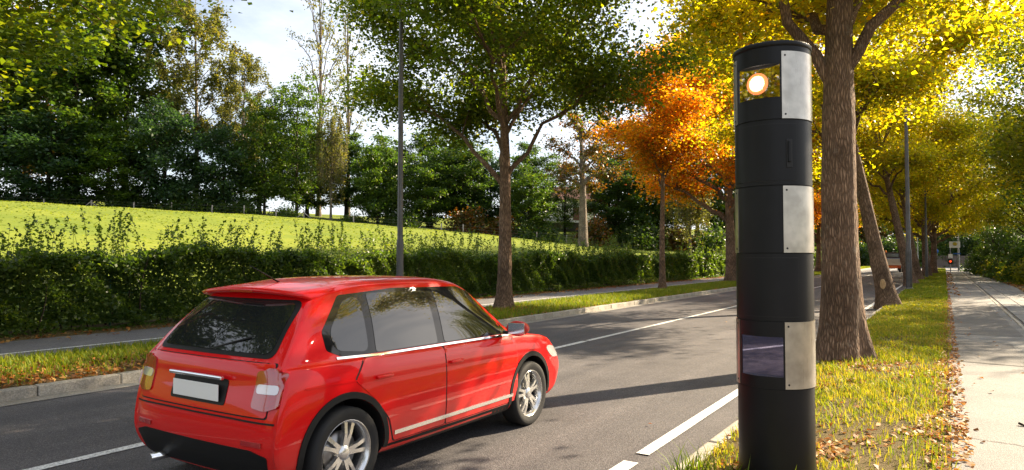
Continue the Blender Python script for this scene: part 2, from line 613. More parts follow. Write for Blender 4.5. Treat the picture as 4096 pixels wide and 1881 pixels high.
# left verge, path with its line, soil under the hedge
VZ = 0.13
grid_sheet('verge_left', np.linspace(-12.1, -9.55, 14), np.linspace(-30, 220, 420), lambda X, Y: VZ - 0.02 + 0.05 * np.sin(np.clip((X + 12.1) / 2.55, 0, 1) * np.pi) + 0.012 * vnoise(X * 5, Y * 5, 1), M['soil'], kind='structure')
grid_sheet('cycle_path_left', np.linspace(-14.9, -12.08, 6), np.linspace(-30, 260, 30), lambda X, Y: VZ - 0.004 + 0 * X, M['path_left'], kind='structure')
strip('path_line_left', -12.99, -12.88, -30, 200, VZ + 0.004, M['paint'], mk, 0.002)
grid_sheet('hedge_soil', np.linspace(-16.6, -14.88, 8), np.linspace(-30, 260, 300), lambda X, Y: VZ - 0.006 + 0.06 * smooth01((-14.9 - X) / 0.8) + 0.015 * vnoise(X * 4, Y * 4, 2), M['soil'], kind='structure')


def kerb_stone_mesh(name, w, h, l, bev):
    bm = bmesh.new()
    bm_box(bm, (0, 0, h / 2 - 0.10), (w, l, h), bev, seg=2)
    return bm_mesh(name, bm, M['kerb'])


kl = empty('kerb_left')
kl['kind'] = 'structure'
km = kerb_stone_mesh('kerb_stone', 0.15, 0.235, 0.985, 0.018)
rg = random.Random(5)
for i in range(64):
    o = mobj('kerb_stone', km, kl)
    o.location = (RX0 - 0.075 + rg.uniform(-0.006, 0.006), -4 + i + 0.5, rg.uniform(-0.006, 0.006))
    o.rotation_euler = (rg.uniform(-0.004, 0.004), rg.uniform(-0.02, 0.02), rg.uniform(-0.006, 0.006))
bm = bmesh.new()
bm_box(bm, (RX0 - 0.075, 130, 0.0175), (0.15, 140, 0.235), 0.015)
mobj('kerb_run', bm_mesh('kerb_run', bm, M['kerb']), kl)

# right kerb (low, half grown over), verge, asphalt path, edging and slab pavement
kr = empty('kerb_right')
kr['kind'] = 'structure'
km2 = kerb_stone_mesh('kerb_stone', 0.12, 0.20, 0.985, 0.02)
for i in range(42):
    o = mobj('kerb_stone', km2, kr)
    o.location = (RX1 + 0.05 + rg.uniform(-0.012, 0.012), 1 + i + 0.5, rg.uniform(-0.012, 0.004))
    o.rotation_euler = (rg.uniform(-0.006, 0.006), rg.uniform(-0.03, 0.03), rg.uniform(-0.012, 0.012))


def verge_r_z(X, Y):
    t = np.clip((X + 1.70) / 1.75, 0, 1)
    return 0.075 + 0.04 * np.sin(t * np.pi) + 0.02 * t + 0.012 * vnoise(X * 5, Y * 5, 4) + 0.008 * vnoise(X * 11, Y * 11, 6)


grid_sheet('verge_right', np.linspace(-1.70, 0.07, 26), np.concatenate([np.linspace(-12, 30, 420), np.linspace(30.2, 150, 240)]), verge_r_z, M['soil'], kind='structure')
PZ = 0.105
grid_sheet('footpath', np.linspace(0.02, 1.44, 6), np.linspace(-20, 135, 60), lambda X, Y: PZ + 0 * X, M['path'], kind='structure')
sp = grid_sheet('pavement', np.linspace(1.55, 3.20, 4), np.linspace(-20, 135, 60), lambda X, Y: PZ - 0.012 + 0 * X, M['path_dark'], kind='structure')
bm = bmesh.new()
bm_box(bm, (0, 0, -0.012), (0.488, 0.488, 0.05), 0.006)
slab = bm_mesh('paving_slab', bm, M['slab'])
for j in range(64):
    for i in range(3):
        o = mobj('paving_slab', slab, sp)
        y = 17.0 + j * 0.5 if j < 64 else 0
        o.location = (1.565 + 0.27 + i * 0.5 + rg.uniform(-.003, .003), y + 0.25, PZ + rg.uniform(-0.004, 0.004))
        o.rotation_euler = (rg.uniform(-0.006, 0.006), rg.uniform(-0.006, 0.006), rg.uniform(-0.005, 0.005) + math.pi / 2 * rg.randrange(4))
strip('slab_run', 1.58, 3.18, 49.0, 135, PZ + 0.004, M['slab'], sp)
ed = empty('path_edging')
ed['kind'] = 'structure'
bm = bmesh.new()
bm_box(bm, (0, 0, 0), (0.085, 0.985, 0.12), 0.012)
em = bm_mesh('edging_stone', bm, M['kerb'])
for i in range(50):
    o = mobj('edging_stone', em, ed)
    o.location = (1.49 + rg.uniform(-.008, .008), 15.5 + i, PZ - 0.052 + rg.uniform(-.004, .004))
    o.rotation_euler = (0, 0, rg.uniform(-0.008, 0.008))
bm = bmesh.new()
bm_box(bm, (1.49, 99, PZ - 0.052), (0.085, 68, 0.12), 0.01)
mobj('edging_run', bm_mesh('edging_run', bm, M['kerb']), ed)


def poly_sheet(name, pts, z, mat, parent=None, **props):
    V = [(x, y, z) for x, y in pts]
    me = bpy.data.meshes.new(name)
    me.from_pydata(V, [], [list(range(len(V)))])
    me.materials.append(mat)
    return mobj(name, me, parent, **props)


def wavy(p0, p1, n, amp, seed):
    r_ = random.Random(seed)
    out = []
    for i in range(n):
        t = i / (n - 1)
        out.append((p0[0] + (p1[0] - p0[0]) * t + r_.uniform(-amp, amp), p0[1] + (p1[1] - p0[1]) * t + r_.uniform(-amp, amp)))
    return out


# repaired darker patches of the footpath
poly_sheet('path_patch', wavy((0.06, 12.6), (1.02, 12.45), 9, .015, 1) + wavy((1.06, 12.5), (1.0, 15.6), 9, .02, 2) + wavy((0.98, 15.65), (0.06, 15.7), 9, .015, 3), PZ + 0.004, M['path_dark'], kind='structure')
poly_sheet('path_patch', wavy((0.05, 17.0), (1.3, 17.1), 9, .015, 4) + wavy((1.3, 17.2), (1.2, 29), 14, .03, 5) + wavy((1.18, 29), (0.05, 29.2), 9, .02, 6), PZ + 0.004, M['path_dark'], kind='structure')


def crack(pts, z, w, seed):
    r_ = random.Random(seed)
    L_, R_ = [], []
    for (x, y) in pts:
        L_.append((x, y - w * r_.uniform(.3, 1)))
        R_.append((x, y + w * r_.uniform(.3, 1)))
    poly_sheet('path_crack', L_ + R_[::-1], z, M['crack'], kind='structure')


crack(wavy((0.12, 7.32), (1.42, 7.05), 22, .02, 8), PZ + 0.004, 0.009, 9)
crack(wavy((0.05, 12.58), (1.05, 12.44), 16, .01, 10), PZ + 0.008, 0.012, 11)
crack(wavy((0.05, 15.72), (1.0, 15.66), 16, .01, 12), PZ + 0.008, 0.012, 13)

# bare leafy ground on the right, behind the pavement
grid_sheet('right_bank', np.linspace(3.19, 40, 40), np.linspace(-30, 200, 160), lambda X, Y: 0.09 + 0.25 * smooth01((X - 3.4) / 3) + 0.05 * vnoise(X * 1.5, Y * 1.5, 7) * smooth01((X - 3.2) / 1), M['soil'], kind='structure')


# ------------------------------------------------------------------ vegetation generators
def norm(a):
    return a / np.maximum(1e-9, np.linalg.norm(a, axis=-1, keepdims=True))


def leaf_quads(rg, C, size, up=0.5, droop=0.3, aspect=0.82, fold=0.16):
    n = len(C)
    nn = rg.normal(0, 1, (n, 3))
    nn[:, 2] = np.abs(nn[:, 2]) + up
    nn = norm(nn)
    a = rg.normal(0, 1, (n, 3))
    a[:, 2] -= droop
    a = norm(a - nn * np.sum(a * nn, 1, keepdims=True))
    b = np.cross(nn, a)
    s = size * rg.uniform(0.65, 1.3, (n, 1))
    w = s * aspect * rg.uniform(0.75, 1.1, (n, 1))
    V = np.empty((n, 4, 3))
    V[:, 0] = C - a * s * 0.5
    V[:, 1] = C + b * w * 0.5 - a * s * 0.06 + nn * w * fold
    V[:, 2] = C + a * s * 0.55 - nn * s * 0.06
    V[:, 3] = C - b * w * 0.5 - a * s * 0.06 + nn * w * fold
    return V.reshape(-1, 3)


def quads(n):
    return np.arange(4 * n, dtype=np.int32).reshape(-1, 4)


class Tubes:
    def __init__(s):
        s.V, s.F, s.n = [], [], 0

    def add(s, P, r, k=6):
        P = np.asarray(P, float)
        r = np.asarray(r, float)
        T = norm(np.gradient(P, axis=0))
        ref = np.array([0.31, 0.94, 0.13]) if abs(T[:, 2]).mean() > 0.6 else np.array([0.05, 0.1, 1.0])
        u = norm(np.cross(T, ref))
        v = np.cross(T, u)
        a = np.linspace(0, 2 * np.pi, k, endpoint=False)
        ring = P[:, None] + r[:, None, None] * (np.cos(a)[None, :, None] * u[:, None] + np.sin(a)[None, :, None] * v[:, None])
        m = len(P)
        i, j = np.meshgrid(np.arange(m - 1), np.arange(k), indexing='ij')
        j2 = (j + 1) % k
        F = np.stack([i * k + j, i * k + j2, (i + 1) * k + j2, (i + 1) * k + j], -1).reshape(-1, 4) + s.n
        s.V.append(ring.reshape(-1, 3))
        s.F.append(F)
        s.n += m * k

    def mesh(s, name, mat):
        return np_mesh(name, np.concatenate(s.V), [np.concatenate(s.F)], mat, True)


def bez(a, b, c, n):
    t = np.linspace(0, 1, n)[:, None]
    return (1 - t) ** 2 * a + 2 * t * (1 - t) * b + t * t * c


def tree_geo(seed, H, r0, fork, R_, zc, rz, leafN, leaf, lmat, bmat, n_limb=11, n_sub=7, n_twig=5, lean=(0, 0), clump=0.42, low=-0.55,
             weep=0.0, trunk_sides=20, up=0.6, limb_r=0.42, tiers=False, sub_len=0.42, flare=1.5, bumps=0.0, shell=0.78, rise=0.30, droop=0.3, limb_list=None, fork_top=0.82):
    """a tapered trunk, limbs that reach the crown's outline, side branches, twigs and leaves in clumps along them"""
    rg = np.random.default_rng(seed)
    lean = np.array([lean[0], lean[1], 0.0])
    # trunk
    nT = 26
    Ht = H * fork_top
    z = np.linspace(0, Ht, nT)
    ph = rg.uniform(0, 6, 2)
    wob = 0.012 * H
    P = np.stack([lean[0] * z + wob * np.sin(z / H * 5 + ph[0]) * (z / H), lean[1] * z + wob * np.sin(z / H * 4.3 + ph[1]) * (z / H), z], -1)
    rad = r0 * (1 - 0.80 * (z / Ht) ** 0.9)
    rad = rad * (1 + (flare - 1) * np.exp(-z / (r0 * 1.6)))
    TT = Tubes()
    # fine trunk with bumps
    zz = np.linspace(-0.25, Ht, 90 if trunk_sides > 12 else 24)
    PP = np.stack([np.interp(zz, z, P[:, i]) for i in range(3)], -1)
    PP[:, 2] = zz
    RR = np.interp(zz, z, rad)
    TT.add(PP, RR, trunk_sides)
    if trunk_sides > 12:
        V = TT.V[0].reshape(len(zz), trunk_sides, 3)
        a = np.linspace(0, 2 * np.pi, trunk_sides, endpoint=False)
        rid = np.zeros((len(zz), trunk_sides))
        for k in range(5):
            q = rg.integers(2, 9)
            rid += 0.018 * np.sin(q * a[None] + zz[:, None] * rg.uniform(-2.5, 2.5) + rg.uniform(0, 6))
        rt = np.exp(-np.maximum(zz, 0) / (r0 * 1.3))[:, None] * 0.16 * np.sin(5 * a[None] + rg.uniform(0, 6))
        if bumps:
            for k in range(16):
                a0, z0, sg, am = rg.uniform(0, 6.28), rg.uniform(0.6, fork * 1.3), rg.uniform(0.05, 0.13), rg.uniform(0.05, 0.14) * bumps
                da = np.abs((a[None] - a0 + np.pi) % (2 * np.pi) - np.pi) * r0
                rid += am * np.exp(-(da ** 2 + (zz[:, None] - z0) ** 2) / (2 * sg * sg))
        V = PP[:, None] + (V - PP[:, None]) * (1 + rid + rt)[..., None]
        TT.V[0] = V.reshape(-1, 3)
    BT = Tubes()
    C0 = np.array([lean[0] * zc, lean[1] * zc, zc])
    RV = np.array([R_, R_, rz])

    def inside(p, k=1.0):
        q = (p - C0) / RV
        l = np.linalg.norm(q)
        return C0 + RV * q / l * k if l > k else p

    cl, clr = [], []
    ga = 2.39996
    az0 = rg.uniform(0, 6)
    for i in range(n_limb):
        u = (i + 0.5) / n_limb
        sz = low + (0.97 - low) * u                        # height of the limb's end on the unit sphere
        az = az0 + ga * i + rg.uniform(-0.25, 0.25)
        if limb_list and i < len(limb_list):
            az, sz = limb_list[i]
        rr = math.sqrt(max(0, 1 - sz * sz))
        E_ = C0 + RV * np.array([rr * math.cos(az), rr * math.sin(az), sz]) * rg.uniform(0.80, 1.0)
        t0 = fork + (Ht * 0.93 - fork) * (u ** 1.25) * rg.uniform(0.75, 1.0)
        t0 = min(t0, E_[2] - 0.1 if not tiers else 1e9)
        t0 = max(t0, fork * 0.85)
        S = np.array([np.interp(t0, z, P[:, k]) for k in range(3)])
        hor = np.array([E_[0] - S[0], E_[1] - S[1], 0])
        mid = S + 0.42 * (E_ - S) + np.array([0, 0, rise * np.linalg.norm(E_ - S) * (1 if not tiers else 0.1)]) - 0.06 * hor
        nb = 12
        B = bez(S, mid, E_, nb)
        B[1:-1] += rg.normal(0, 0.012 * np.linalg.norm(E_ - S), (nb - 2, 3))
        rs = float(np.interp(t0, z, rad)) * limb_r * rg.uniform(0.8, 1.2)
        rs = max(rs, 0.012 * H / 10)
        BT.add(B, rs * np.linspace(1, 0.16, nb) ** 1.1, 8)
        for j in range(n_sub):
            tt = 0.32 + 0.68 * (j + rg.uniform(0, 1)) / n_sub
            fi = tt * (nb - 1)
            k = min(int(fi), nb - 2)
            S2 = B[k] + (B[k + 1] - B[k]) * (fi - k)
            dr = norm(E_ - S)
            side = rg.normal(0, 1, 3)
            side[2] = side[2] * 0.45 + 0.12
            d2 = norm(norm(side) * 1.0 + dr * 0.65)
            if tiers:
                d2[2] *= 0.15
            l2 = sub_len * R_ * rg.uniform(0.55, 1.1) * (1.1 - 0.45 * tt)
            E2 = inside(S2 + d2 * l2, rg.uniform(0.92, 1.08))
            B2 = bez(S2, S2 + 0.5 * (E2 - S2) + np.array([0, 0, 0.14 * l2]), E2, 6)
            BT.add(B2, rs * 0.30 * np.linspace(1, 0.25, 6), 5)
            for q in range(n_twig):
                t3 = rg.uniform(0.25, 1)
                f3 = t3 * 5
                k3 = min(int(f3), 4)
                S3 = B2[k3] + (B2[k3 + 1] - B2[k3]) * (f3 - k3)
                d3 = rg.normal(0, 1, 3)
                d3[2] = d3[2] * 0.5 - (0.1 if not weep else 0.6)
                d3 = norm(d3 + 0.8 * d2)
                E3 = inside(S3 + d3 * l2 * 0.5 * rg.uniform(0.5, 1.1), 1.1)
                if weep:
                    ww = np.array([0, 0, -weep * rg.uniform(0.35, 1)])
                    Bw = bez(S3, E3, E3 + ww, 5)
                    BT.add(Bw, 0.02 * np.linspace(1, 0.3, 5), 3)
                    for g in np.linspace(0.1, 1, 6):
                        cl.append(Bw[0] * (1 - g) ** 2 + 2 * g * (1 - g) * E3 + g * g * Bw[4])
                        clr.append(0.5)
                else:
                    BT.add(np.stack([S3, (S3 + E3) / 2, E3]), rs * 0.09 * np.array([1, 0.8, 0.4]) + 0.002, 3)
                    cl.append(E3)
                    clr.append(1)
                    cl.append((S3 + E3) / 2)
                    clr.append(0.8)
    cl = np.array(cl)
    clr = np.array(clr)
    per = np.maximum(1, rg.poisson(leafN / len(cl) * clr / clr.mean() * rg.uniform(0.45, 1.55, len(cl))))
    idx = np.repeat(np.arange(len(cl)), per)
    sg = np.array([clump, clump, clump * 0.55])
    if weep:
        sg = sg * np.array([0.45, 0.45, 1.0])
    C = cl[idx] + rg.normal(0, 1, (len(idx), 3)) * sg * np.where(rg.random((len(idx), 1)) < 0.12, 1.8, 1.0)
    V = leaf_quads(rg, C, leaf, up, droop)
    hue = np.clip(rg.normal(0.42, 0.20, len(idx)) + np.repeat(rg.normal(0, 0.13, len(cl)), per), 0, 1)
    name = 'crown'
    return dict(trunk=TT.mesh('trunk', bmat), branches=BT.mesh('branches', bmat),
                crown=np_mesh(name, V, [quads(len(idx))], lmat, False, hue), H=H, R=R_)


def recolour(g, lmat):
    d = dict(g)
    d['lmat'] = lmat
    return d


def place_tree(name, label, group, g, loc, rz=0.0, sx=1.0, sz=1.0):
    e = empty(name, loc, rz, label, 'tree' if 'shrub' not in name else 'shrub', group)
    for k in ('trunk', 'branches', 'crown'):
        if k in g:
            o = mobj(k, g[k], e)
            if k == 'crown':
                o['kind'] = 'stuff'
                if 'lmat' in g:
                    o.material_slots[0].link = 'OBJECT'
                    o.material_slots[0].material = g['lmat']
    e.scale = (sx, sx, sz)
    return e


def bush_geo(seed, rx, rz, n, leaf, lmat, stems=10, clump=0.16, nclump=160):
    rg = np.random.default_rng(seed)
    d = norm(rg.normal(0, 1, (nclump, 3)))
    d[:, 2] = np.abs(d[:, 2])
    rad = rg.uniform(0.45, 1.0, (nclump, 1)) ** 0.6 * (1 + 0.18 * np.sin(d[:, :1] * 5 + seed) + 0.14 * np.cos(d[:, 1:2] * 6 + seed))
    cl = d * rad * np.array([rx, rx, rz])
    idx = rg.integers(0, nclump, n)
    C = cl[idx] + rg.normal(0, clump * rx, (n, 3)) * np.array([1, 1, 0.7])
    C[:, 2] = np.maximum(C[:, 2], 0.03)
    T = Tubes()
    for i in range(stems):
        e = cl[rg.integers(0, nclump)]
        T.add(bez(np.array([rg.normal(0, .08) * rx, rg.normal(0, .08) * rx, -0.05]), e * np.array([.3, .3, .6]), e, 6), 0.018 * rx * np.linspace(1, .3, 6) + 0.006, 5)
    hue = np.clip(rg.normal(0.45, 0.2, n) + rg.normal(0, .14, nclump)[idx], 0, 1)
    return dict(branches=T.mesh('stems', M['bark_dark']), crown=np_mesh('foliage', leaf_quads(rg, C, leaf, 0.5, 0.25), [quads(n)], lmat, False, hue))


def place_bush(label, group, g, loc, rz=0.0, s=(1, 1, 1), name='shrub'):
    e = empty(name, loc, rz, label, 'shrub', group)
    mobj('stems', g['branches'], e)
    o = mobj('foliage', g['crown'], e)
    o['kind'] = 'stuff'
    e.scale = s
    return e


def blades(rg, X, Y, Z, h, w, bend=0.5):
    n = len(X)
    az = rg.uniform(0, 2 * np.pi, n)
    d = np.stack([np.cos(az), np.sin(az), 0 * az], -1)
    s = np.stack([-np.sin(az), np.cos(az), 0 * az], -1)
    h = h * rg.uniform(0.5, 1.35, n)
    w = w * rg.uniform(0.7, 1.3, n)
    be = h * bend * rg.uniform(0.1, 1.3, n)
    P = np.stack([X, Y, Z], -1)
    upv = np.array([0, 0, 1.0])
    V = np.empty((n, 5, 3))
    V[:, 0] = P - s * w[:, None] * .5
    V[:, 1] = P + s * w[:, None] * .5
    m = P + upv * (h * 0.55)[:, None] + d * (be * 0.35)[:, None]
    V[:, 2] = m + s * w[:, None] * .42
    V[:, 3] = m - s * w[:, None] * .42
    V[:, 4] = P + upv * (h * 0.95)[:, None] + d * be[:, None]
    i = np.arange(n)[:, None] * 5
    return V.reshape(-1, 3), i + np.array([[0, 1, 2, 3]]), i + np.array([[3, 2, 4]])


def blade_obj(name, rg, X, Y, Z, h, w, mat, hue=None, bend=0.5, **props):
    V, q, t = blades(rg, X, Y, Z, h, w, bend)
    if hue is None:
        hue = np.clip(rg.normal(0.4, 0.22, len(X)), 0, 1)
    return mobj(name, np_mesh(name, V, [q, t], mat, False, np.concatenate([hue, hue])), None, **props)


# ------------------------------------------------------------------ avenue trees
G = {}
G['big'] = tree_geo(11, 13.0, 0.235, 3.6, 5.4, 8.6, 4.1, 95000, 0.122, M['leaf_green'], M['bark'], n_limb=13, n_sub=8, n_twig=5, low=-0.62, clump=0.42, limb_r=0.55, rise=0.22,
                    limb_list=[(math.pi * 0.98, -0.42), (0.10, -0.40), (2.2, -0.5)])
G['near'] = tree_geo(23, 14.5, 0.31, 4.0, 5.0, 9.6, 4.9, 110000, 0.104, M['leaf_gold'], M['bark'], n_limb=14, n_sub=8, n_twig=5, low=-0.85, clump=0.42, trunk_sides=40, bumps=0.6, limb_r=0.45,
                     lean=(0.012, 0), flare=1.35, limb_list=[(math.pi * 1.02, -0.10), (0.3, -0.6), (2.4, -0.75), (1.2, -0.72), (-2.2, -0.6)], fork_top=0.9)
G['young'] = tree_geo(31, 10.2, 0.135, 4.1, 2.7, 7.3, 3.0, 40000, 0.108, M['leaf_amber_glow'], M['bark'], n_limb=10, n_sub=6, n_twig=4, low=-0.72, clump=0.34, limb_r=0.5)
G['lean'] = tree_geo(41, 13.0, 0.275, 5.0, 5.2, 9.0, 4.4, 72000, 0.124, M['leaf_gold'], M['bark'], n_limb=12, n_sub=8, n_twig=5, low=-0.8, clump=0.44, trunk_sides=24, bumps=1.4, lean=(-0.20, 0.0), limb_r=0.5)
G['vase'] = tree_geo(47, 13.0, 0.30, 2.9, 5.6, 8.4, 4.6, 46000, 0.165, M['leaf_gold'], M['bark'], n_limb=14, n_sub=7, n_twig=5, low=-0.7, clump=0.46, lean=(-0.05, 0), limb_r=0.6, rise=0.05)
G['vase_amber_glow'] = recolour(G['vase'], M['leaf_amber_glow'])
G['big_gold'] = recolour(G['big'], M['leaf_gold'])
G['big_amber_glow'] = recolour(G['big'], M['leaf_amber_glow'])
G['lean_green'] = recolour(G['lean'], M['leaf_green'])
G['near_green'] = recolour(G['near'], M['leaf_green'])

LEFT = 'avenue trees on the left verge'
RIGHT = 'avenue trees on the right verge'
place_tree('avenue_tree', 'big dark green avenue tree behind the bonnet of the red car', LEFT, G['big'], (-11.3, 17.4, VZ), 0.25)
place_tree('avenue_tree', 'avenue tree overhanging the top left corner with dark leaves', LEFT, G['near_green'], (-11.5, 3.1, VZ), 2.3, 1.05, 0.77)
place_tree('avenue_tree', 'slender young avenue tree with orange glow coloured into its leaves on the left verge', LEFT, G['young'], (-11.4, 31.4, VZ), 0.6, 1.2, 1.12)
place_tree('avenue_tree', 'thick trunked avenue tree with painted orange glow just left of the speed camera', LEFT, G['vase_amber_glow'], (-11.3, 43.6, VZ), 1.2, 1.18, 1.25)
place_tree('avenue_tree', 'distant avenue tree seen between the speed camera and the big trunk', LEFT, G['vase_amber_glow'], (-11.3, 78.0, VZ), 2.2, 0.95, 1.0)
place_tree('avenue_tree', 'avenue tree on the left verge hidden behind the speed camera', LEFT, G['big_amber_glow'], (-11.3, 60.0, VZ), 3.2, 1.25, 1.45)
place_tree('avenue_tree', 'farthest avenue tree on the left verge', LEFT, G['big_gold'], (-11.3, 97.0, VZ), 0.4, 1.0, 1.0)
place_tree('avenue_tree', 'thick rough trunked golden tree right behind the speed camera', RIGHT, G['near'], (-1.40, 11.95, 0.10), 0.0)
lt = place_tree('avenue_tree', 'leaning trunk with a sawn branch scar on the right verge', RIGHT, G['lean'], (-1.58, 25.8, 0.10), 0.0)
place_tree('avenue_tree', 'leaning avenue trunk just left of the dark lamp post', RIGHT, G['lean'], (-1.72, 47.5, 0.10), 0.12, 1.05, 1.05)
place_tree('avenue_tree', 'avenue trunk just right of the dark lamp post', RIGHT, G['lean'], (-1.55, 56.2, 0.10), -0.25, 0.9, 1.0)
place_tree('avenue_tree', 'fifth avenue tree along the right verge', RIGHT, G['vase'], (-1.30, 66.0, 0.10), 1.0)
place_tree('avenue_tree', 'vase shaped avenue tree with many rising limbs by the footpath', RIGHT, G['vase'], (-1.00, 77.0, 0.10), 2.4, 1.05, 1.0)
place_tree('avenue_tree', 'last avenue tree of the right verge near the bus stop', RIGHT, G['vase'], (-1.10, 92.0, 0.10), 4.0, 1.0, 1.0)
place_tree('avenue_tree', 'avenue tree behind the viewpoint on the right verge', RIGHT, G['big'], (-1.6, -15.5, 0.1), 0.9)
place_tree('avenue_tree', 'green avenue tree behind the viewpoint mirrored in the camera window', LEFT, G['big_gold'], (-11.3, -9.5, VZ), 1.9)
# healed branch knots on the thick near trunk
nt = [o for o in bpy.data.objects if o.get('label', '').startswith('thick rough trunked')][0]
for (zz, aa, sc_) in ((3.72, -1.72, 1.0), (2.95, -1.30, 0.75), (5.0, -1.25, 0.85), (2.2, -1.95, 0.6), (1.35, -1.45, 0.5)):
    rr = 0.31 * (1 - 0.80 * (zz / 13.05) ** 0.9) - 0.012
    kn = lathe('knot', [(0.0, -0.005), (0.022, 0.0), (0.035, 0.018), (0.055, 0.022), (0.062, 0.012), (0.082, 0.016), (0.10, -0.02)], M['bark'], nt, 18)
    kn.location = (rr * math.cos(aa) + 0.012 * zz, rr * math.sin(aa), zz)
    kn.rotation_euler = Vector((math.cos(aa), math.sin(aa), 0.1)).to_track_quat('Z', 'Y').to_euler()
    kn.scale = (sc_, sc_ * 1.15, 1)
# sawn branch scar on the leaning trunk
sc = lathe('branch_scar', [(0.0, 0.03), (0.05, 0.03), (0.062, 0.025), (0.085, 0.04), (0.105, 0.02), (0.12, -0.06)], M['wood_cut'], lt, 20)
sc.location = (-0.16, -0.305, 0.72)
sc.rotation_euler = (R(90), 0, 0)
sc.scale = (0.75, 1.5, 1)

# ------------------------------------------------------------------ the far wood across the meadow
W = {}
W['broadA'] = tree_geo(101, 26, 0.42, 3.5, 6.5, 14.5, 11.8, 17000, 0.46, M['leaf_dark'], M['bark_dark'], n_limb=22, n_sub=6, n_twig=4, low=-0.95, clump=0.62, trunk_sides=10, rise=0.1)
W['broadB'] = tree_geo(102, 18, 0.36, 1.8, 6.0, 9.6, 8.6, 15000, 0.40, M['leaf_mid'], M['bark_dark'], n_limb=20, n_sub=6, n_twig=4, low=-0.95, clump=0.60, trunk_sides=10, rise=0.08)
W['dark'] = tree_geo(103, 13, 0.28, 0.8, 5.0, 6.4, 6.2, 13000, 0.36, M['leaf_blue'], M['bark_dark'], n_limb=18, n_sub=6, n_twig=4, low=-0.97, clump=0.55, trunk_sides=10, rise=0.05)
W['small'] = tree_geo(104, 10, 0.24, 1.0, 4.0, 5.3, 4.7, 13000, 0.30, M['leaf_mid'], M['bark_dark'], n_limb=16, n_sub=6, n_twig=4, low=-0.92, clump=0.42, trunk_sides=10, rise=0.08)
W['birch'] = tree_geo(105, 28, 0.30, 7.0, 5.6, 17.5, 10.5, 15000, 0.30, M['leaf_olive'], M['bark_pale'], n_limb=20, n_sub=6, n_twig=4, low=-0.9, clump=0.50, trunk_sides=10, rise=0.32, weep=1.3)
W['alder'] = tree_geo(106, 19, 0.22, 2.0, 4.0, 10.5, 8.6, 9000, 0.30, M['leaf_mid'], M['bark_dark'], n_limb=26, n_sub=5, n_twig=3, low=-0.97, clump=0.36, trunk_sides=8, tiers=True, sub_len=0.5)
W['poplar'] = tree_geo(107, 36, 0.42, 9.0, 5.5, 24.0, 14.0, 2600, 0.34, M['leaf_olive'], M['bark_pale'], n_limb=16, n_sub=6, n_twig=3, low=-0.9, clump=0.40, trunk_sides=8, rise=0.42, limb_r=0.5)
W['weep'] = tree_geo(108, 13, 0.18, 3.0, 2.7, 9.0, 3.9, 11000, 0.20, M['leaf_olive'], M['bark_pale'], n_limb=14, n_sub=5, n_twig=4, low=-0.6, clump=0.28, trunk_sides=8, rise=0.5, weep=5.0)
W['bare'] = tree_geo(109, 18, 0.62, 6.5, 5.2, 11.0, 6.6, 7000, 0.30, M['leaf_rust'], M['bark_pale'], n_limb=12, n_sub=7, n_twig=4, low=-0.75, clump=0.42, trunk_sides=16, rise=0.2, limb_r=0.62, flare=1.2)
W['rust'] = recolour(W['broadA'], M['leaf_rust'])
W['broadG'] = recolour(W['broadA'], M['leaf_mid'])
KN = {'birch': 'birch_tree', 'poplar': 'poplar_tree', 'weep': 'weeping_birch_tree'}
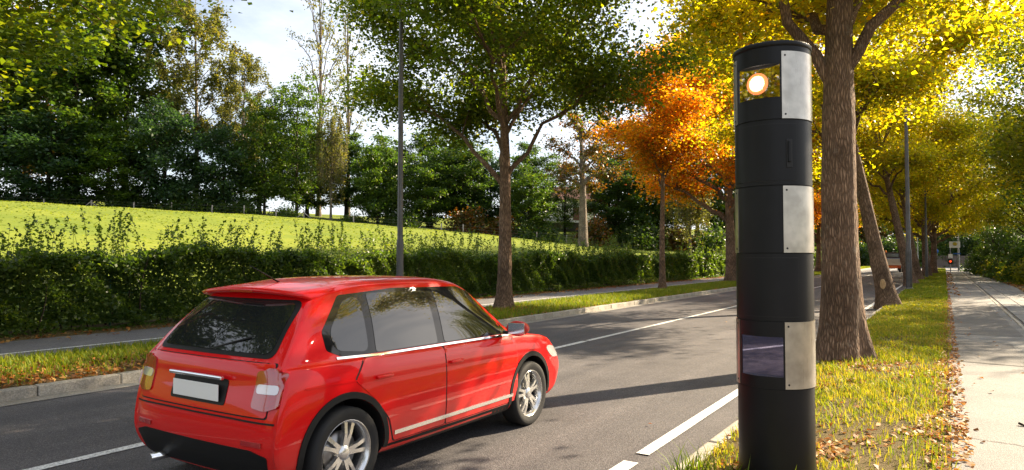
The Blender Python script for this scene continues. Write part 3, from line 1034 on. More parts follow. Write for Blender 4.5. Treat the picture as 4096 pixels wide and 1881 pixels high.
WOOD = [
    (-97.0, 29.5, 12.5, 6.0, 'dark', 'low dark tree cut by the left picture edge'),
    (-98.6, 34.5, 32.7, 8.6, 'broadA', 'tall dark tree at the far left of the wood'),
    (-101.9, 41.3, 26.5, 6.8, 'rust', 'rust tinted tree crown rising at the left of the wood'),
    (-87.7, 40.9, 26.6, 6.6, 'broadG', 'tall green tree behind the leftmost fence post'),
    (-89.9, 47.8, 32.5, 7.2, 'broadA', 'tall tree left of the birch in the wood'),
    (-86.5, 37.4, 11.5, 5.9, 'dark', 'low dark tree at the wood edge on the far left'),
    (-81.5, 41.5, 10.2, 5.0, 'broadB', 'mid green small tree behind the braced left fence post'),
    (-77.7, 45.9, 13.6, 4.9, 'dark', 'dark bluish tree in front of the tall birch'),
    (-81.7, 52.5, 31.2, 6.8, 'birch', 'tall olive birch reaching the top edge left of the sky gap'),
    (-73.8, 51.0, 11.6, 4.3, 'dark', 'low dark tree right below the tall birch'),
    (-75.8, 55.0, 22.7, 4.1, 'birch', 'shorter birch on the right flank of the tall birch'),
    (-70.2, 54.2, 17.2, 3.6, 'alder', 'layered tree with open tiers left of the weeping birch'),
    (-68.2, 57.4, 20.3, 4.0, 'alder', 'taller layered tree beside the weeping birch'),
    (-77.0, 68.8, 40.1, 4.6, 'poplar', 'sparse poplar with thin bare limbs against the sky'),
    (-76.7, 74.3, 38.7, 4.5, 'poplar', 'sparse poplar partly hidden by the big avenue crown'),
    (-63.5, 58.7, 14.2, 2.5, 'weep', 'weeping birch with hanging pale strands'),
    (-59.2, 62.4, 10.4, 3.5, 'small', 'round dense green tree right of the weeping birch'),
    (-56.0, 68.1, 10.4, 3.8, 'broadB', 'round tree right of the lamp post in the far wood'),
    (-53.8, 72.8, 12.9, 4.2, 'broadA', 'dark tree left of the big avenue trunk in the wood'),
    (-54.4, 80.2, 11.6, 3.9, 'dark', 'dark low tree just behind the avenue trunk in the wood'),
    (-46.1, 76.8, 9.6, 3.6, 'broadB', 'dark tree right of the avenue trunk in the wood'),
    (-46.1, 86.9, 12.4, 3.0, 'alder', 'airy tree over the white house'),
    (-35.1, 70.6, 17.5, 4.8, 'bare', 'thick pale trunked sparse tree beside the white house'),
    (-35.8, 82.8, 11.9, 4.2, 'broadA', 'tree right of the thick pale trunk in the far wood'),
    (-32.9, 88.1, 15.0, 4.3, 'small', 'tree behind the young avenue tree'),
    (-26.1, 81.5, 10.5, 2.9, 'weep', 'weeping tree left of the second thick avenue trunk'),
    (-26.8, 94.9, 14.7, 4.4, 'broadB', 'tree behind the gap between the avenue trunks'),
    (-24.0, 103.5, 17.0, 5.3, 'rust', 'rusty woodland tree mostly hidden by the speed camera column'),
    (-20.1, 109.2, 15.0, 5.1, 'small', 'green woodland tree mostly hidden by the speed camera column'),
    (-16.2, 117.2, 15.0, 5.0, 'broadB', 'tree at the far end of the meadow'),
    (-79.5, 60.5, 15.0, 5.2, 'broadG', 'green tree filling the gap right of the tall birch'),
    (-74.5, 64.5, 13.0, 4.8, 'broadB', 'green tree behind the layered trees'),
    (-70.5, 68.0, 12.5, 4.8, 'broadA', 'dark tree behind the weeping birch'),
    (-66.0, 71.5, 13.0, 4.8, 'broadG', 'tree behind the round dense green tree'),
    (-61.5, 75.5, 14.5, 4.8, 'broadA', 'dark tree behind the lamp post in the far wood'),
    (-57.5, 77.5, 13.5, 4.4, 'broadG', 'mid green tree left of the avenue trunk in the second row of the wood'),
    (-49.5, 83.0, 13.5, 4.2, 'broadA', 'dark tree left of the white house in the second row of the wood'),
    (-41.5, 92.0, 14.5, 4.4, 'rust', 'rusty tree just right of the white house'),
    (-37.5, 96.0, 16.0, 4.8, 'broadG', 'green tree behind the thick pale trunk'),
    (-31.5, 102.0, 17.0, 5.0, 'rust', 'rusty tree in the second row behind the young avenue tree'),
]
rw = random.Random(9)
for (x, y, h, r, t, lab) in WOOD:
    g = W[t]
    place_tree(KN.get(t, 'woodland_tree'), lab, 'trees of the wood beyond the meadow', g, (x, y, float(terrain_z(x, y)) - 0.05), rw.uniform(0, 6.28), r / g['R'], h / g['H'])

# shrubs at the wood edge and bushes under the far trees
WB = [bush_geo(201, 2.4, 2.2, 3600, 0.26, M['leaf_dark'], 8, 0.2, 120), bush_geo(202, 2.2, 1.8, 3400, 0.24, M['leaf_mid'], 8, 0.2, 120), bush_geo(203, 2.0, 2.4, 3000, 0.24, M['leaf_rust'], 8, 0.2, 110)]
SHR = [(-92.5, 33.5, 0, 1.3, 'dark shrub at the left end of the wood edge'), (-84.2, 38.5, 0, 1.1, 'dark shrub left of the braced fence post'), (-79.5, 43.5, 0, 1.2, 'dark shrub behind the third fence post'),
       (-74.6, 47.6, 0, 1.2, 'shrub below the dark bluish tree'), (-71.0, 50.9, 0, 1.0, 'shrub between two fence posts below the birch'), (-67.6, 55.2, 1, 0.8, 'low shrub under the layered trees'),
       (-61.4, 60.4, 1, 0.8, 'low shrub under the weeping birch'), (-56.8, 63.8, 0, 1.0, 'shrub under the round dense green tree'), (-51.0, 70.0, 2, 1.25, 'brownish bush left of the big avenue trunk by the meadow'),
       (-48.2, 73.6, 2, 1.3, 'brownish bush behind the big avenue trunk'), (-44.2, 75.4, 0, 1.2, 'dark bush left of the white house'), (-37.0, 77.5, 2, 1.2, 'brownish bush at the foot of the thick pale trunk'),
       (-33.2, 82.0, 0, 1.3, 'dark bush right of the thick pale trunk'), (-29.6, 86.4, 2, 1.3, 'brownish bush behind the young avenue tree'), (-25.6, 88.4, 0, 1.3, 'dark bush at the right end of the meadow'),
       (-21.8, 95.5, 2, 1.4, 'brownish bush behind the thick avenue trunk'), (-17.8, 104.0, 0, 1.4, 'dark bush beyond the far end of the hedge')]
for (x, y, k, s, lab) in SHR:
    place_bush(lab, 'shrubs along the wood edge', WB[k], (x, y, float(terrain_z(x, y)) - 0.05), rw.uniform(0, 6), (s, s, s * rw.uniform(0.85, 1.15)))

# ------------------------------------------------------------------ trees and shrubs right of the pavement and at the end of the road
G['side'] = tree_geo(61, 14.0, 0.24, 3.0, 5.4, 8.6, 5.4, 30000, 0.17, M['leaf_mid'], M['bark_dark'], n_limb=20, n_sub=7, n_twig=4, low=-0.9, clump=0.5, trunk_sides=14, rise=0.12)
G['side_gold'] = recolour(G['side'], leaf_mat('leaf_side_gold', [(0.045, 0.065, 0.012), (0.075, 0.090, 0.014), (0.11, 0.115, 0.016), (0.15, 0.12, 0.02)], (4.6, 4.2, 0.6), 0.56))
SIDE = [(9.3, 34.5, 0.95, 'side_gold', 'tree just outside the right edge shading the footpath'), (7.6, 56.0, 1.42, 'side_gold', 'tall leafy tree at the right edge of the picture above the shrubs'), (9.6, 71.0, 1.6, 'side', 'taller green tree behind the shrubs on the right'),
        (6.9, 84.0, 1.15, 'side_gold', 'yellow green tree by the pavement shortly before the bus stop'), (8.0, 98.0, 1.1, 'side', 'green tree right of the bus stop sign'), (5.5, 112.0, 0.95, 'side', 'green tree behind the bus stop lamp post')]
for (x, y, s, k, lab) in SIDE:
    place_tree('roadside_tree', lab, 'trees right of the pavement', G[k], (x, y, 0.25), rw.uniform(0, 6), s, s)
ENDT = [(-22, 150, 15, 5.5, 'broadB', 'tree at the left of the road end'), (-13, 158, 14, 5.5, 'rust', 'rusty tree straight behind the truck'), (-4.5, 150, 13, 5.0, 'small', 'green tree right behind the truck'),
        (2.5, 140, 14, 5.0, 'dark', 'dark evergreen tree at the end of the footpath'), (9.0, 138, 13, 5.0, 'dark', 'dark evergreen tree right of the far lamp post'), (16, 130, 15, 5.5, 'broadB', 'tree at the far right of the road end'),
        (-31, 140, 16, 6.0, 'broadA', 'dark tree beyond the left end of the road'), (-2, 175, 20, 7, 'broadA', 'tallest tree closing the view down the road'), (-16, 185, 21, 7, 'broadG', 'tall tree far behind the truck'), (12, 170, 20, 7, 'broadA', 'tall tree closing the view behind the bus stop')]
for (x, y, h, r, t, lab) in ENDT:
    place_tree('woodland_tree', lab, 'trees closing the end of the road', W[t], (x, y, 0.0), rw.uniform(0, 6), r / W[t]['R'], h / W[t]['H'])
RB = [bush_geo(211, 1.3, 1.6, 7000, 0.13, M['leaf_mid'], 10, 0.17, 120), bush_geo(212, 1.4, 1.9, 7000, 0.13, M['leaf_dark'], 10, 0.17, 120), bush_geo(213, 1.2, 1.2, 6000, 0.13, G['side_gold']['lmat'], 10, 0.18, 110)]
RS = [(5.2, 33.5, 1, 1.1, 'dark shrub at the right edge beside the garden wall'), (4.9, 37.0, 0, 0.9, 'green shrub in front of the garden wall'), (4.6, 49.5, 2, 1.0, 'bright leafy shrub beyond the garden wall'),
      (4.8, 53.0, 0, 1.25, 'large green shrub overhanging the pavement'), (4.4, 57.0, 2, 1.0, 'sunlit shrub at the pavement edge'), (4.9, 61.0, 1, 1.3, 'dark shrub behind the sunlit one'),
      (4.4, 66.0, 0, 1.2, 'green shrub midway to the bus stop'), (4.5, 71.5, 2, 1.2, 'bright shrub shortly before the bus stop'), (4.6, 77.0, 1, 1.4, 'dark shrub next to the bus stop'), (4.4, 84.0, 0, 1.4, 'green shrub right of the bus stop'),
      (4.2, 92.0, 1, 1.5, 'dark shrub behind the bus stop pole'), (6.5, 41.0, 1, 1.4, 'dark shrub behind the garden wall'),
      (-8.5, 137.0, 1, 2.6, 'dark bush left at the far road end'), (-2.5, 136.5, 0, 2.6, 'green bush at the far road end behind the round sign'), (1.5, 136.0, 1, 2.3, 'dark bush behind the plank fence'), (5.5, 135.5, 1, 2.6, 'dark bush at the right end of the plank fence'), (-14.0, 140.0, 0, 2.8, 'green bush where the road bends away')]
for (x, y, k, s, lab) in RS:
    place_bush(lab, 'shrubs along the right pavement', RB[k], (x, y, 0.12), rw.uniform(0, 6), (s, s, s * rw.uniform(0.9, 1.2)))

# ------------------------------------------------------------------ the long hedge on the left
hr = np.random.default_rng(77)
HX0, HX1 = -15.45, -16.75


def hedge_top(y):
    return 1.76 + 0.12 * np.sin(y * 0.73) + 0.09 * np.sin(y * 1.9 + 1) + 0.06 * np.sin(y * 5.1) + 0.05 * np.sin(y * 9.7 + 2)


hedge = empty('hedge', (-16, 40, 0), 0, 'long dark clipped hedge with loose shoots along the left path', 'hedge')


def hedge_leaves(y0, y1, n, size, seed):
    r_ = np.random.default_rng(seed)
    Y = r_.uniform(y0, y1, n)
    t = r_.random(n)
    u = r_.random(n)
    front = HX0 + 0.16 * np.sin(Y * 1.7) * np.sin(u * 5 + Y) + 0.10 * np.sin(Y * 6.1 + u * 9)
    depth = np.where(t < 0.62, np.abs(r_.normal(0, 0.16, n)), r_.uniform(0, 1.3, n))
    X = front - depth
    zt_ = hedge_top(Y) + r_.normal(0, 0.06, n)
    low = 0.28 + 0.25 * (np.sin(Y * 2.9) * 0.5 + 0.5) * np.clip(np.sin(Y * 0.7), 0, 1)
    Z = low + (zt_ - low) * np.where(r_.random(n) < 0.25, 1 - np.abs(r_.normal(0, 0.08, n)), u)
    # thin spots
    hole = np.sin(Y * 3.1 + 2) * np.sin(Z * 6 + Y * 1.3) + 0.6 * np.sin(Y * 7.7) * np.sin(Z * 11)
    keep = (hole < 1.05) | (r_.random(n) < 0.35)
    C = np.stack([X, Y, Z], -1)[keep]
    V = leaf_quads(r_, C, size, 0.3, 0.15)
    V -= np.array([-16, 40, 0])
    hue = np.clip(r_.normal(0.40, 0.2, len(C)) + 0.12 * np.sin(C[:, 1] * 1.3), 0, 1)
    return V, len(C), hue


for (y0, y1, n, s, sd) in ((2.5, 38, 150000, 0.090, 1), (38, 130, 56000, 0.18, 2)):
    V, n, hue = hedge_leaves(y0, y1, n, s, sd)
    o = mobj('foliage', np_mesh('foliage', V, [quads(n)], M['leaf_hedge'], False, hue), hedge, kind='stuff')
# shoots that stand above the clipped top, stems below
ST, SL, SH = Tubes(), [], []
yy = np.sort(np.concatenate([hr.uniform(2.5, 40, 460), hr.uniform(40, 110, 330)]))
grp = 0.55 + 0.45 * np.sin(yy * 1.35) * np.sin(yy * 0.47 + 1)
for y, gsc in zip(yy, grp):
    x = hr.uniform(HX1 + 0.2, HX0 - 0.15)
    z0 = float(hedge_top(y)) - 0.35
    L_ = hr.uniform(0.5, 0.9) + max(0, gsc) * hr.uniform(0.15, 0.85)
    tip = np.array([x + hr.normal(0, 0.15), y + hr.normal(0.05, 0.2), z0 + L_ + 0.1])
    B = bez(np.array([x, y, z0]), np.array([x + hr.normal(0, .06), y + hr.normal(0, .06), z0 + L_ * 0.6]), tip, 6)
    ST.add(B, 0.007 * np.linspace(1, 0.35, 6), 3)
    nl = int((34 if y < 40 else 14) * L_ / 0.9)
    tt = hr.uniform(0.1, 1.0, nl)
    pts = np.stack([np.interp(tt, np.linspace(0, 1, 6), B[:, k]) for k in range(3)], -1)
    pts += hr.normal(0, 1, (nl, 3)) * (0.085 * (1.15 - tt))[:, None]
    SL.append(leaf_quads(hr, pts, 0.075 if y < 40 else 0.12, 0.3, 0.1))
    SH.append(np.clip(hr.normal(0.55, 0.2, nl), 0, 1))
for y in np.arange(2.6, 60, 0.33):
    for q in range(2):
        x = hr.uniform(HX1 + 0.3, HX0 - 0.1)
        yb = y + hr.normal(0, 0.1)
        B = bez(np.array([x, yb, 0.02]), np.array([x + hr.normal(0, .12), yb + hr.normal(0, .12), 0.9]), np.array([x + hr.normal(0, .25), yb + hr.normal(0, .3), 1.7]), 7)
        ST.add(B, 0.02 * np.linspace(1, 0.3, 7) * hr.uniform(0.6, 1.3), 5)
off = np.array([-16, 40, 0])
ST.V = [v - off for v in ST.V]
mobj('stems', ST.mesh('stems', M['bark_dark']), hedge, kind='stuff')
SLV = np.concatenate(SL) - off
mobj('shoots', np_mesh('shoots', SLV, [quads(len(SLV) // 4)], M['leaf_hedge'], False, np.concatenate(SH)), hedge, kind='stuff')
# weeds and ferns along the hedge foot
wr = np.random.default_rng(78)
n = 9000
Y = wr.uniform(3, 70, n)
X = -15.38 + np.abs(wr.normal(0, 0.17, n)) - 0.15
Z = 0.16 + np.abs(wr.normal(0, 0.11, n)) * (0.6 + 0.5 * np.sin(Y * 2.2))
V = leaf_quads(wr, np.stack([X, Y, Z], -1), 0.085, 0.8, 0.2)
mobj('ground_cover', np_mesh('ground_cover', V, [quads(n)], M['leaf_mid'], False, np.clip(wr.normal(0.5, 0.2, n), 0, 1)), None, kind='stuff', label='low leafy weeds along the foot of the hedge', category='weeds')


def fern(loc, s, seed):
    r_ = np.random.default_rng(seed)
    V, H_, T = [], [], Tubes()
    for i in range(11):
        az = r_.uniform(0, 6.28)
        L_ = s * r_.uniform(0.7, 1.1)
        d = np.array([math.cos(az), math.sin(az), 0])
        B = bez(np.zeros(3), d * L_ * 0.4 + np.array([0, 0, L_ * 0.75]), d * L_ + np.array([0, 0, L_ * 0.28]), 12)
        T.add(B, 0.006 * np.linspace(1, .3, 12), 3)
        sd = np.array([-d[1], d[0], 0])
        for k in range(1, 12):
            w = 0.16 * s * (1 - abs(k / 11 - 0.35) * 1.2)
            t_ = norm(B[min(k + 1, 11)] - B[k - 1])
            for sg in (-1, 1):
                a = B[k]
                V += [a - t_ * 0.02 * s, a + sd * sg * w * 0.5 + t_ * 0.03 * s, a + sd * sg * w + t_ * 0.05 * s - np.array([0, 0, 0.02]), a + sd * sg * w * 0.5 - t_ * 0.02 * s]
                H_.append(r_.uniform(0.5, 1))
    me = np_mesh('frond', np.array(V), [quads(len(H_))], M['leaf_mid'], False, np.array(H_))
    return me, T.mesh('stalk', M['bark_dark'])


FERN = [(-15.0, 30.5, 0.75, 'fern in front of the hedge right of the young tree'), (-14.95, 27.6, 0.85, 'largest fern leaning over the left path edge'), (-15.0, 34.5, 0.8, 'fern in front of the hedge behind the young tree'), (-15.0, 38.5, 0.8, 'fern by the hedge before the thick avenue trunk')]
for i, (x, y, s, lab) in enumerate(FERN):
    e = empty('fern', (x, y, VZ), 0, lab, 'fern', 'ferns along the hedge')
    a, b_ = fern((x, y, VZ), s, 300 + i)
    mobj('fronds', a, e, kind='stuff')
    mobj('stalks', b_, e, kind='stuff')

# ------------------------------------------------------------------ grass and fallen leaves
gr = np.random.default_rng(400)


def scatter(n, x0, x1, y0, y1, dens=None, power=1.0):
    X = gr.uniform(x0, x1, n)
    Y = y0 + (y1 - y0) * gr.random(n) ** power
    if dens is not None:
        k = gr.random(n) < dens(X, Y)
        X, Y = X[k], Y[k]
    return X, Y


def left_z(X):
    return VZ - 0.02 + 0.05 * np.sin(np.clip((X + 12.1) / 2.55, 0, 1) * np.pi)


# right verge: patchy near the camera, thicker further on
def dens_r(X, Y):
    p = 0.45 + 0.5 * vnoise(X * 2.2 + 3, Y * 1.6, 11) + 0.35 * vnoise(X * 6, Y * 5, 12)
    p = p * (0.55 + 0.45 * smooth01((Y - 6.5) / 3)) + 0.25 * smooth01((Y - 13) / 3)
    bare = np.exp(-((X + 1.4) ** 2 + (Y - 11.6) ** 2) / 0.55)
    edge = smooth01((0.06 - X) / 0.22)
    return np.clip(p, 0.03, 1) * (1 - 0.9 * bare) * (0.15 + 0.85 * edge)


X, Y = scatter(80000, -1.68, 0.08, 3.5, 30, dens_r, 1.35)
blade_obj('grass', gr, X, Y, verge_r_z(X, Y) - 0.005, 0.085 + 0.03 * vnoise(X * 1.5, Y, 13), 0.0075 + 0.0003 * Y, M['grass'], np.clip(gr.normal(0.62, 0.24, len(X)) + 0.2 * vnoise(X * 2, Y * 2, 14), 0, 1), 0.75,
          kind='stuff', label='patchy dry grass on the right verge around the speed camera', category='grass')
X, Y = scatter(26000, -1.68, 0.05, 30, 110, None, 1.4)
blade_obj('grass', gr, X, Y, verge_r_z(X, Y), 0.11, 0.03, M['grass'], None, 0.6, kind='stuff', label='sunlit grass strip between the distant right hand trunks', category='grass')
X, Y = scatter(75000, -12.12, -9.55, 1.5, 50, lambda X, Y: np.clip(0.75 + 0.3 * vnoise(X * 2, Y * 1.2, 15), 0.1, 1) * (0.25 + 0.75 * smooth01((X + 13.0 - 0.15 * Y * 0 + 0.9 * smooth01((Y - 9) / 4)) / 1.0)) * (1 - 0.93 * np.exp(-((X + 11.2) ** 2 + (Y - 17.0) ** 2) / 1.2)) * (1 - 0.9 * smooth01((X + 10.6) / 0.9) * smooth01((9.5 - Y) / 2)), 1.25)
blade_obj('grass', gr, X, Y, left_z(X), 0.13, 0.016, M['grass'], np.clip(gr.normal(0.36, 0.22, len(X)), 0, 1), 0.7, kind='stuff', label='green grass on the left verge between kerb and cycle path', category='grass')
X, Y = scatter(20000, -12.12, -9.55, 50, 130, None, 1.3)
blade_obj('grass', gr, X, Y, left_z(X), 0.13, 0.04, M['grass'], None, 0.6, kind='stuff', label='distant grass strip on the left verge behind the speed camera', category='grass')
# tufts at the kerb in front of the column
X = np.concatenate([gr.normal(-1.62, 0.05, 60), gr.normal(-1.58, 0.07, 80), gr.normal(-1.28, 0.05, 30), gr.normal(-0.93, 0.02, 8)])
Y = np.concatenate([gr.normal(4.72, 0.08, 60), gr.normal(5.02, 0.10, 80), gr.normal(4.9, 0.1, 30), gr.normal(4.9, 0.05, 8)])
blade_obj('grass_tuft', gr, X, Y, np.full(len(X), 0.07), 0.20, 0.010, M['grass'], np.clip(gr.normal(0.2, 0.15, len(X)), 0, 1), 0.8, kind='stuff', label='long green grass tuft at the kerb in front of the speed camera', category='grass')
# meadow
X, Y = [], []
nM = 80000
Xm = -15.9 - 90 * gr.random(nM) ** 0.9
Ym = gr.uniform(0, 112, nM)
dE = ((Xm + 88) * (-59.0) + (Ym - 33) * 65.0) / math.hypot(65, 59)
k = (dE < 14)
Xm, Ym = Xm[k], Ym[k]
blade_obj('meadow_grass', gr, Xm, Ym, terrain_z(Xm, Ym) - 0.02, 0.055, 0.13, M['meadow_blades'], None, 0.9, kind='stuff', label='bright sunlit grass of the sloping meadow', category='grass')


def litter(name, X, Y, Z, size, label):
    n = len(X)
    C = np.stack([X, Y, Z + gr.uniform(0.004, 0.03, n)], -1)
    V = leaf_quads(gr, C, size, 2.2, 0.0, 0.75, 0.22)
    mobj(name, np_mesh(name, V, [quads(n)], M['litter'], False, gr.random(n)), None, kind='stuff', label=label, category='leaves')


X, Y = scatter(42000, -1.66, 0.16, 3.8, 34, lambda X, Y: np.clip(-0.05 + 0.9 * vnoise(X * 2.5, Y * 2, 21), 0.04, 1) * (0.3 + 0.7 * smooth01((14 - Y) / 4)) + 0.8 * np.exp(-((X + 1.4) ** 2 + (Y - 11.4) ** 2) / 0.5) + 0.45 * smooth01((X + 0.25) / 0.2), 1.25)
litter('fallen_leaves', X, Y, verge_r_z(np.minimum(X, 0.05), Y), 0.055, 'orange fallen leaves over the right verge near the speed camera')
X, Y = scatter(2600, -1.6, 0.5, 34, 90, lambda X, Y: 0.4 + 0.5 * vnoise(X * 2, Y * .8, 22))
litter('fallen_leaves', X, Y, verge_r_z(np.minimum(X, 0.05), Y), 0.14, 'orange fallen leaves between the distant right hand trunks')
X, Y = scatter(700, 0.1, 3.2, 5, 50, lambda X, Y: 0.12 + 0.9 * np.exp(-(X - 0.1) / 0.18) + 0.8 * smooth01((X - 2.9) / 0.3))
litter('fallen_leaves', X, Y, np.full(len(X), PZ), 0.06, 'single brown leaves lying on the footpath')
X, Y = scatter(7000, 3.0, 5.5, 28, 95, lambda X, Y: np.clip(0.4 + 0.6 * vnoise(X, Y * .5, 23), 0.05, 1))
litter('fallen_leaves', X, Y, 0.13 + 0.25 * smooth01((X - 3.4) / 3), 0.12, 'orange leaves heaped under the right hand shrubs')
X, Y = scatter(24000, -12.1, -9.5, 1.5, 45, lambda X, Y: np.clip(0.9 * smooth01((X + 11.6) / 0.9) * smooth01((10.5 - Y) / 3) + 0.95 * np.exp(-((X + 11.1) ** 2 + (Y - 17.0) ** 2) / 1.1) + 0.14 + 0.2 * vnoise(X, Y, 24), 0, 1), 1.2)
litter('fallen_leaves', X, Y, left_z(X) + 0.02, 0.075, 'brown and orange leaves over the left verge')
X, Y = scatter(900, -9.4, -1.8, 2, 45, lambda X, Y: np.exp(-(X + 9.4) / 0.12) + np.exp((X + 1.85) / 0.10) + 0.02)
litter('fallen_leaves', X, Y, np.full(len(X), 0.02), 0.06, 'few leaves gathered in the gutters of the road')
X, Y = scatter(9000, -15.5, -14.2, 1.5, 70, lambda X, Y: np.clip(np.exp(-(X + 15.4) / 0.35), 0, 1) + 0.03)
litter('fallen_leaves', X, Y, np.full(len(X), VZ), 0.085, 'line of orange leaves at the foot of the hedge')


# ------------------------------------------------------------------ speed camera column
M['col_black'] = simple('column_black_plastic', (0.0065, 0.0065, 0.0075), 0.40, 0, 0.22, 0.05, 300, 0.25, 4)
M['col_seam'] = simple('column_seam', (0.006, 0.006, 0.006), 0.7)


def brushed(name, col):
    m, N, L, b = new_mat(name)
    t = N.new('ShaderNodeTexCoord')
    mp_ = N.new('ShaderNodeMapping')
    mp_.inputs['Scale'].default_value = (60, 60, 0.8)
    n = N.new('ShaderNodeTexNoise')
    n.inputs['Scale'].default_value = 4
    n.inputs['Detail'].default_value = 4
    r = N.new('ShaderNodeMapRange')
    r.inputs['To Min'].default_value = 0.22
    r.inputs['To Max'].default_value = 0.40
    L.new(t.outputs['Object'], mp_.inputs['Vector'])
    L.new(mp_.outputs['Vector'], n.inputs['Vector'])
    L.new(n.outputs['Fac'], r.inputs['Value'])
    L.new(r.outputs['Result'], b.inputs['Roughness'])
    n2 = N.new('ShaderNodeTexNoise')
    n2.inputs['Scale'].default_value = 9
    n2.inputs['Detail'].default_value = 7
    rr = N.new('ShaderNodeValToRGB')
    rr.color_ramp.elements[0].position = 0.35
    rr.color_ramp.elements[0].color = (*[c * 0.72 for c in col], 1)
    rr.color_ramp.elements[1].position = 0.65
    rr.color_ramp.elements[1].color = (*col, 1)
    L.new(t.outputs['Object'], n2.inputs['Vector'])
    L.new(n2.outputs['Fac'], rr.inputs['Fac'])
    L.new(rr.outputs['Color'], b.inputs['Base Color'])
    b.inputs['Metallic'].default_value = 0.9
    return m


M['steel'] = brushed('brushed_steel', (0.50, 0.46, 0.40))
M['mirror'] = simple('tinted_mirror_glass', (0.30, 0.28, 0.42), 0.02, 1.0)
M['mirror_clear'] = simple('mirror_glass', (0.80, 0.78, 0.86), 0.02, 1.0)
colm = empty('speed_camera', (-1.07, 5.32, 0.075), 0, 'tall black cylindrical speed camera column with silver panels on the verge', 'speed camera')
CR = 0.268
FR = math.atan2(-0.97, -0.23)            # azimuth of the middle of the windowed front


def arc_wall(name, z0, z1, a0, a1, r, mat, parent, holes=(), th=0.0, na=96, nzs=10, **props):
    """curved wall between two angles (relative to the front); hole = (a0,a1,z0,z1) is left open and gets a recess"""
    A = list(np.linspace(a0, a1, na))
    Z = list(np.linspace(z0, z1, nzs))
    for h in holes:
        A += [h[0], h[1]]
        Z += [h[2], h[3]]
    A = np.unique(np.round(A, 5))
    Z = np.unique(np.round(Z, 5))
    full = abs(a1 - a0) > 6.28
    V, F = [], []
    for zz in Z:
        for a in A:
            V.append((r * math.cos(FR + a), r * math.sin(FR + a), zz))
    n = len(A)
    for i in range(len(Z) - 1):
        for j in range(n - 1):
            zc_, ac = (Z[i] + Z[i + 1]) / 2, (A[j] + A[j + 1]) / 2
            if any(h[0] < ac < h[1] and h[2] < zc_ < h[3] for h in holes):
                continue
            F.append((i * n + j, i * n + j + 1, (i + 1) * n + j + 1, (i + 1) * n + j))
    if th:                                    # thickness: inner return faces round the outline
        b0 = len(V)
        for zz in (Z[0], Z[-1]):
            for a in A:
                V.append(((r - th) * math.cos(FR + a), (r - th) * math.sin(FR + a), zz))
        top = (len(Z) - 1) * n
        for j in range(n - 1):
            F.append((j, j + 1, b0 + j + 1, b0 + j))
            F.append((top + j, top + j + 1, b0 + n + j + 1, b0 + n + j))
        F.append((0, top, b0 + n, b0))
        F.append((n - 1, top + n - 1, b0 + 2 * n - 1, b0 + n - 1))
    me = bpy.data.meshes.new(name)
    me.from_pydata(V, [], F)
    me.materials.append(mat)
    bm_ = bmesh.new()
    bm_.from_mesh(me)
    bmesh.ops.remove_doubles(bm_, verts=bm_.verts, dist=1e-5)
    bmesh.ops.recalc_face_normals(bm_, faces=bm_.faces)
    bm_.to_mesh(me)
    bm_.free()
    for p in me.polygons:
        p.use_smooth = True
    me.set_sharp_from_angle(angle=R(35))
    return mobj(name, me, parent, **props)


def recess(name, a0, a1, z0, z1, depth_plane, parent):
    """ledge, soffit and cheeks that join the curved skin to a flat pane set back in it"""
    am = (a0 + a1) / 2
    d = np.array([math.cos(FR + am), math.sin(FR + am)])
    s = np.array([-d[1], d[0]])
    n = 24
    V, F = [], []
    for zz in (z0, z1):
        for a in np.linspace(a0, a1, n):
            p = np.array([CR * math.cos(FR + a), CR * math.sin(FR + a)])
            q = d * depth_plane + s * float(p @ s)
            V.append((*p, zz))
            V.append((*q, zz))
    for k in (0, 1):
        o = k * 2 * n
        for j in range(n - 1):
            F.append((o + 2 * j, o + 2 * j + 1, o + 2 * j + 3, o + 2 * j + 2))
    F.append((0, 1, 2 * n + 1, 2 * n))
    F.append((2 * n - 2, 2 * n - 1, 4 * n - 1, 4 * n - 2))
    me = bpy.data.meshes.new(name)
    me.from_pydata(V, [], F)
    me.materials.append(M['col_black'])
    o = mobj(name, me, parent)
    w0 = float(np.array([math.cos(FR + a0), math.sin(FR + a0)]) @ s) * CR
    w1 = float(np.array([math.cos(FR + a1), math.sin(FR + a1)]) @ s) * CR
    return o, d, s, w0, w1


def window(a0, a1, z0, z1, plane, parent, glass):
    o, d, s, w0, w1 = recess('window_recess', a0, a1, z0, z1, plane, parent)
    g = 0.004
    V = []
    for (w, zz) in ((w0, z0), (w1, z0), (w1, z1), (w0, z1)):
        p = d * (plane + g) + s * w
        V.append((*p, zz))
    for v in list(V):
        V.append((v[0] - d[0] * 0.006, v[1] - d[1] * 0.006, v[2]))
    me = bpy.data.meshes.new('window_glass')
    me.from_pydata(V, [], [(0, 1, 2, 3), (7, 6, 5, 4), (0, 4, 5, 1), (1, 5, 6, 2), (2, 6, 7, 3), (3, 7, 4, 0)])
    me.materials.append(glass)
    mobj('window_glass', me, parent)
    return d, s, w0, w1


